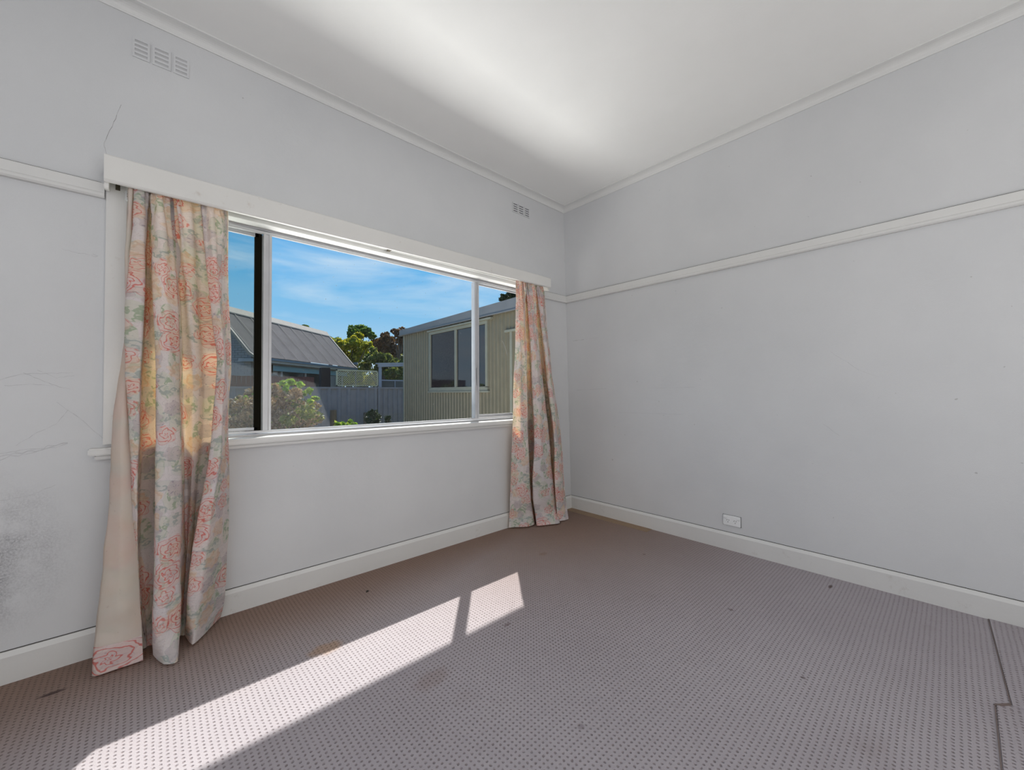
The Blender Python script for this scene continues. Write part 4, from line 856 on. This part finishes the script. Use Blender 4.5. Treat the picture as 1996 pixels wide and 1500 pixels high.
TREES = [
  ('long dark evergreen hedge far behind the lattice and pergola', [(6.44, 37.15, 1.79, 0.59), (7.14, 37.31, 2.07, 0.6), (7.86, 37.47, 1.95, 0.61), (8.14, 36.0, 1.78, 0.59), (8.87, 36.14, 2.07, 0.6), (9.11, 34.7, 1.91, 0.59), (9.86, 34.83, 1.78, 0.6), (10.62, 34.94, 2.07, 0.61), (10.83, 33.53, 1.9, 0.59), (11.61, 33.63, 1.77, 0.6), (11.79, 32.25, 2.02, 0.59), (12.58, 32.34, 1.9, 0.6), (13.39, 32.41, 1.77, 0.61), (13.53, 31.06, 2.02, 0.59), (14.35, 31.12, 1.9, 0.6), (14.46, 29.8, 1.73, 0.59), (15.29, 29.85, 2.02, 0.6), (16.15, 29.88, 1.89, 0.61), (16.22, 28.6, 1.73, 0.59), (17.09, 28.61, 2.02, 0.6), (17.13, 27.35, 1.85, 0.59), (18.01, 27.36, 1.72, 0.6), (18.91, 27.35, 2.01, 0.61), (18.92, 26.13, 1.85, 0.59), (19.83, 26.1, 1.72, 0.6), (19.8, 24.9, 1.97, 0.59), (20.73, 24.87, 1.84, 0.6), (21.68, 24.82, 1.71, 0.61)], 9000, 0.16, 'leaf_dark') ,
  ('broad yellow green tree behind the end of the neighbouring roof', [(5.84, 22.05, 3.86, 0.55), (6.57, 22.19, 4.11, 0.53), (7.16, 22.48, 3.48, 0.58), (5.82, 22.49, 3.24, 0.62), (6.51, 22.68, 2.94, 0.7), (6.93, 21.06, 3.79, 0.37), (5.55, 23.12, 4.12, 0.31), (7.03, 22.57, 4.6, 0.29), (6.02, 22.34, 1.91, 0.62), (6.94, 22.31, 1.93, 0.63), (7.21, 20.84, 1.83, 0.49)], 15000, 0.095, 'leaf_yellow') ,
  ('tall fresh green tree rising behind the yellow green tree', [(8.06, 26.09, 5.18, 0.58), (8.89, 26.13, 5.41, 0.48), (8.8, 27.03, 5.73, 0.42), (9.1, 25.55, 5.14, 0.33), (8.24, 27.13, 5.76, 0.22)], 3600, 0.115, 'leaf_green') ,
  ('distant dark conifer top showing above the neighbouring ridge', [(6.95, 33.86, 6.4, 0.34), (7.42, 34.25, 6.19, 0.39), (7.96, 34.57, 6.1, 0.31), (7.93, 33.38, 5.79, 0.26)], 1500, 0.12, 'leaf_olive') ,
  ('distant dark green tree just beyond the roof end', [(8.13, 31.44, 5.27, 0.37), (8.77, 31.67, 5.18, 0.51), (8.8, 32.47, 4.91, 0.6), (8.05, 31.93, 4.98, 0.5)], 2200, 0.13, 'leaf_green') ,
  ('wide russet brown tree between the green trees and the shed', [(10.11, 25.57, 4.71, 0.68), (11.01, 25.58, 4.09, 0.77), (10.15, 27.17, 4.71, 0.51), (10.03, 26.08, 3.84, 0.76), (11.61, 25.45, 3.81, 0.7), (9.29, 26.35, 3.89, 0.45), (10.43, 26.08, 5.29, 0.35), (11.07, 26.32, 4.98, 0.39), (10.27, 25.9, 2.39, 0.91), (11.67, 25.42, 2.41, 0.93)], 12000, 0.105, 'leaf_brown') ,
  ('russet tree with an open crown touching the shed fascia', [(7.11, 17.49, 4.2, 0.27), (7.6, 17.85, 4.46, 0.23), (7.5, 18.75, 4.5, 0.17), (7.42, 17.62, 3.91, 0.33), (7.83, 18.06, 3.71, 0.4)], 1500, 0.085, 'leaf_brown') ,
  ('low olive green leafy tree behind the pergola and lattice', [(5.23, 15.86, 2.63, 0.41), (5.95, 16.02, 2.48, 0.47), (5.31, 17.42, 2.32, 0.31), (6.26, 15.32, 2.26, 0.37), (5.29, 17.02, 2.71, 0.25), (5.86, 15.3, 1.95, 0.44), (5.67, 16.28, 2.13, 0.45), (5.6, 17.13, 3.14, 0.21), (6.35, 15.24, 2.65, 0.25), (5.99, 16.4, 1.64, 0.41), (6.13, 15.06, 1.56, 0.34)], 9000, 0.085, 'leaf_olive') ,
  ('dark tree top showing above the shed roof', [(6.01, 7.64, 4.21, 0.12), (6.51, 7.99, 4.44, 0.13), (6.72, 8.61, 4.42, 0.09), (6.47, 7.63, 4.33, 0.16), (7.06, 7.89, 4.33, 0.26)], 1300, 0.07, 'leaf_dark') ,
]
SHRUB_DRY = [(-1.29, 6.43, 0.01, 0.46), (-0.66, 6.68, -0.13, 0.48), (-0.79, 7.61, -0.66, 0.56), (-1.48, 7.02, -0.08, 0.45), (-0.87, 7.24, 1.03, 0.24), (-0.76, 5.92, 0.99, 0.19), (-0.4, 6.42, 0.74, 0.21), (-1.06, 7.83, 0.88, 0.29), (-1.23, 6.77, 0.72, 0.38), (-0.75, 7.14, 0.69, 0.43), (-0.67, 5.85, 0.67, 0.27), (-0.71, 6.69, 0.95, 0.23), (-0.92, 7.7, 0.96, 0.29), (-0.4, 6.01, 0.53, 0.14), (-1.34, 7.68, 0.69, 0.37), (-1.43, 6.55, 0.44, 0.38), (-0.71, 6.7, 0.34, 0.47)]
SHRUB_LEAF = [(-1.34, 6.18, 1.04, 0.06), (-1.06, 6.74, 1.14, 0.07), (-0.79, 7.3, 1.21, 0.08), (-0.9, 6.18, 1.24, 0.07), (-0.63, 6.74, 1.27, 0.08), (-0.75, 5.64, 1.2, 0.07), (-0.45, 6.17, 1.09, 0.07), (-0.17, 6.74, 0.94, 0.07), (-0.87, 6.16, 1.13, 0.06), (-0.44, 6.58, 1.03, 0.06), (-0.62, 5.52, 0.9, 0.05), (-1.36, 7.02, 0.94, 0.06), (-0.61, 7.13, 1.21, 0.05)]
SHRUB_YEL = [(-0.72, 5.35, 0.69, 0.18), (-0.39, 5.87, 0.57, 0.12), (-0.46, 6.74, 0.48, 0.21), (-0.79, 5.82, 0.78, 0.09), (-0.37, 6.25, 0.72, 0.08), (-0.97, 5.58, 0.54, 0.15)]
PLANT_DARK = [(0.81, 6.12, 0.6, 0.1), (0.99, 6.77, 0.47, 0.11), (1.4, 7.21, 0.42, 0.11), (0.94, 6.41, 0.42, 0.16)]
PLANT_DARK2 = [(1.05, 5.9, 0.5, 0.06), (1.33, 6.47, 0.36, 0.07)]
WEEDS = [(0.01, 5.91, 0.43, 0.06), (0.3, 6.46, 0.37, 0.06), (0.64, 6.96, 0.36, 0.07), (0.36, 5.99, 0.39, 0.06), (0.48, 6.7, 0.3, 0.09), (0.01, 5.91, 0.35, 0.08)]
for label, blobs, n, size, mat in TREES:
    tree('tree', label, (blobs[0][0], blobs[0][1]), blobs, n, size, mat)
t = tree('garden_shrub', 'big half dry shrub in front of the steel fence', (SHRUB_DRY[1][0], SHRUB_DRY[1][1]), SHRUB_DRY, 30000, .030, 'twig', cat='shrub', trunk=.05, shell=.6)
V, F = leaves(SHRUB_LEAF, 900, .036); leafmesh('green_foliage', V, F, 'leaf_bright', t)
V, F = leaves(SHRUB_YEL, 1500, .03); leafmesh('green_foliage', V, F, 'leaf_olive', t)
V, F = leaves(SHRUB_DRY, 1500, .035, shell=.15); leafmesh('green_foliage', V, F, 'leaf_olive', t)
for nm, lab, bl_, n, s_, mt in (('low_shrub', 'low dark bushy plant against the steel fence', PLANT_DARK, 1500, .04, 'leaf_dark'), ('low_shrub', 'tiny dark plant at the foot of the steel fence near the shed', PLANT_DARK2, 350, .035, 'leaf_dark')):
    tree(nm, lab, (bl_[-1][0], bl_[-1][1]), bl_, n, s_, mt, cat='plant', trunk=.015)
t = empty('weeds', (WEEDS[0][0], WEEDS[0][1], GZ)); tag(t, 'bright green weeds sprouting along the netting', 'weeds'); t['kind'] = 'stuff'
V, F = leaves(WEEDS, 500, .04); leafmesh('weed_leaves', V, F, 'leaf_bright', t)
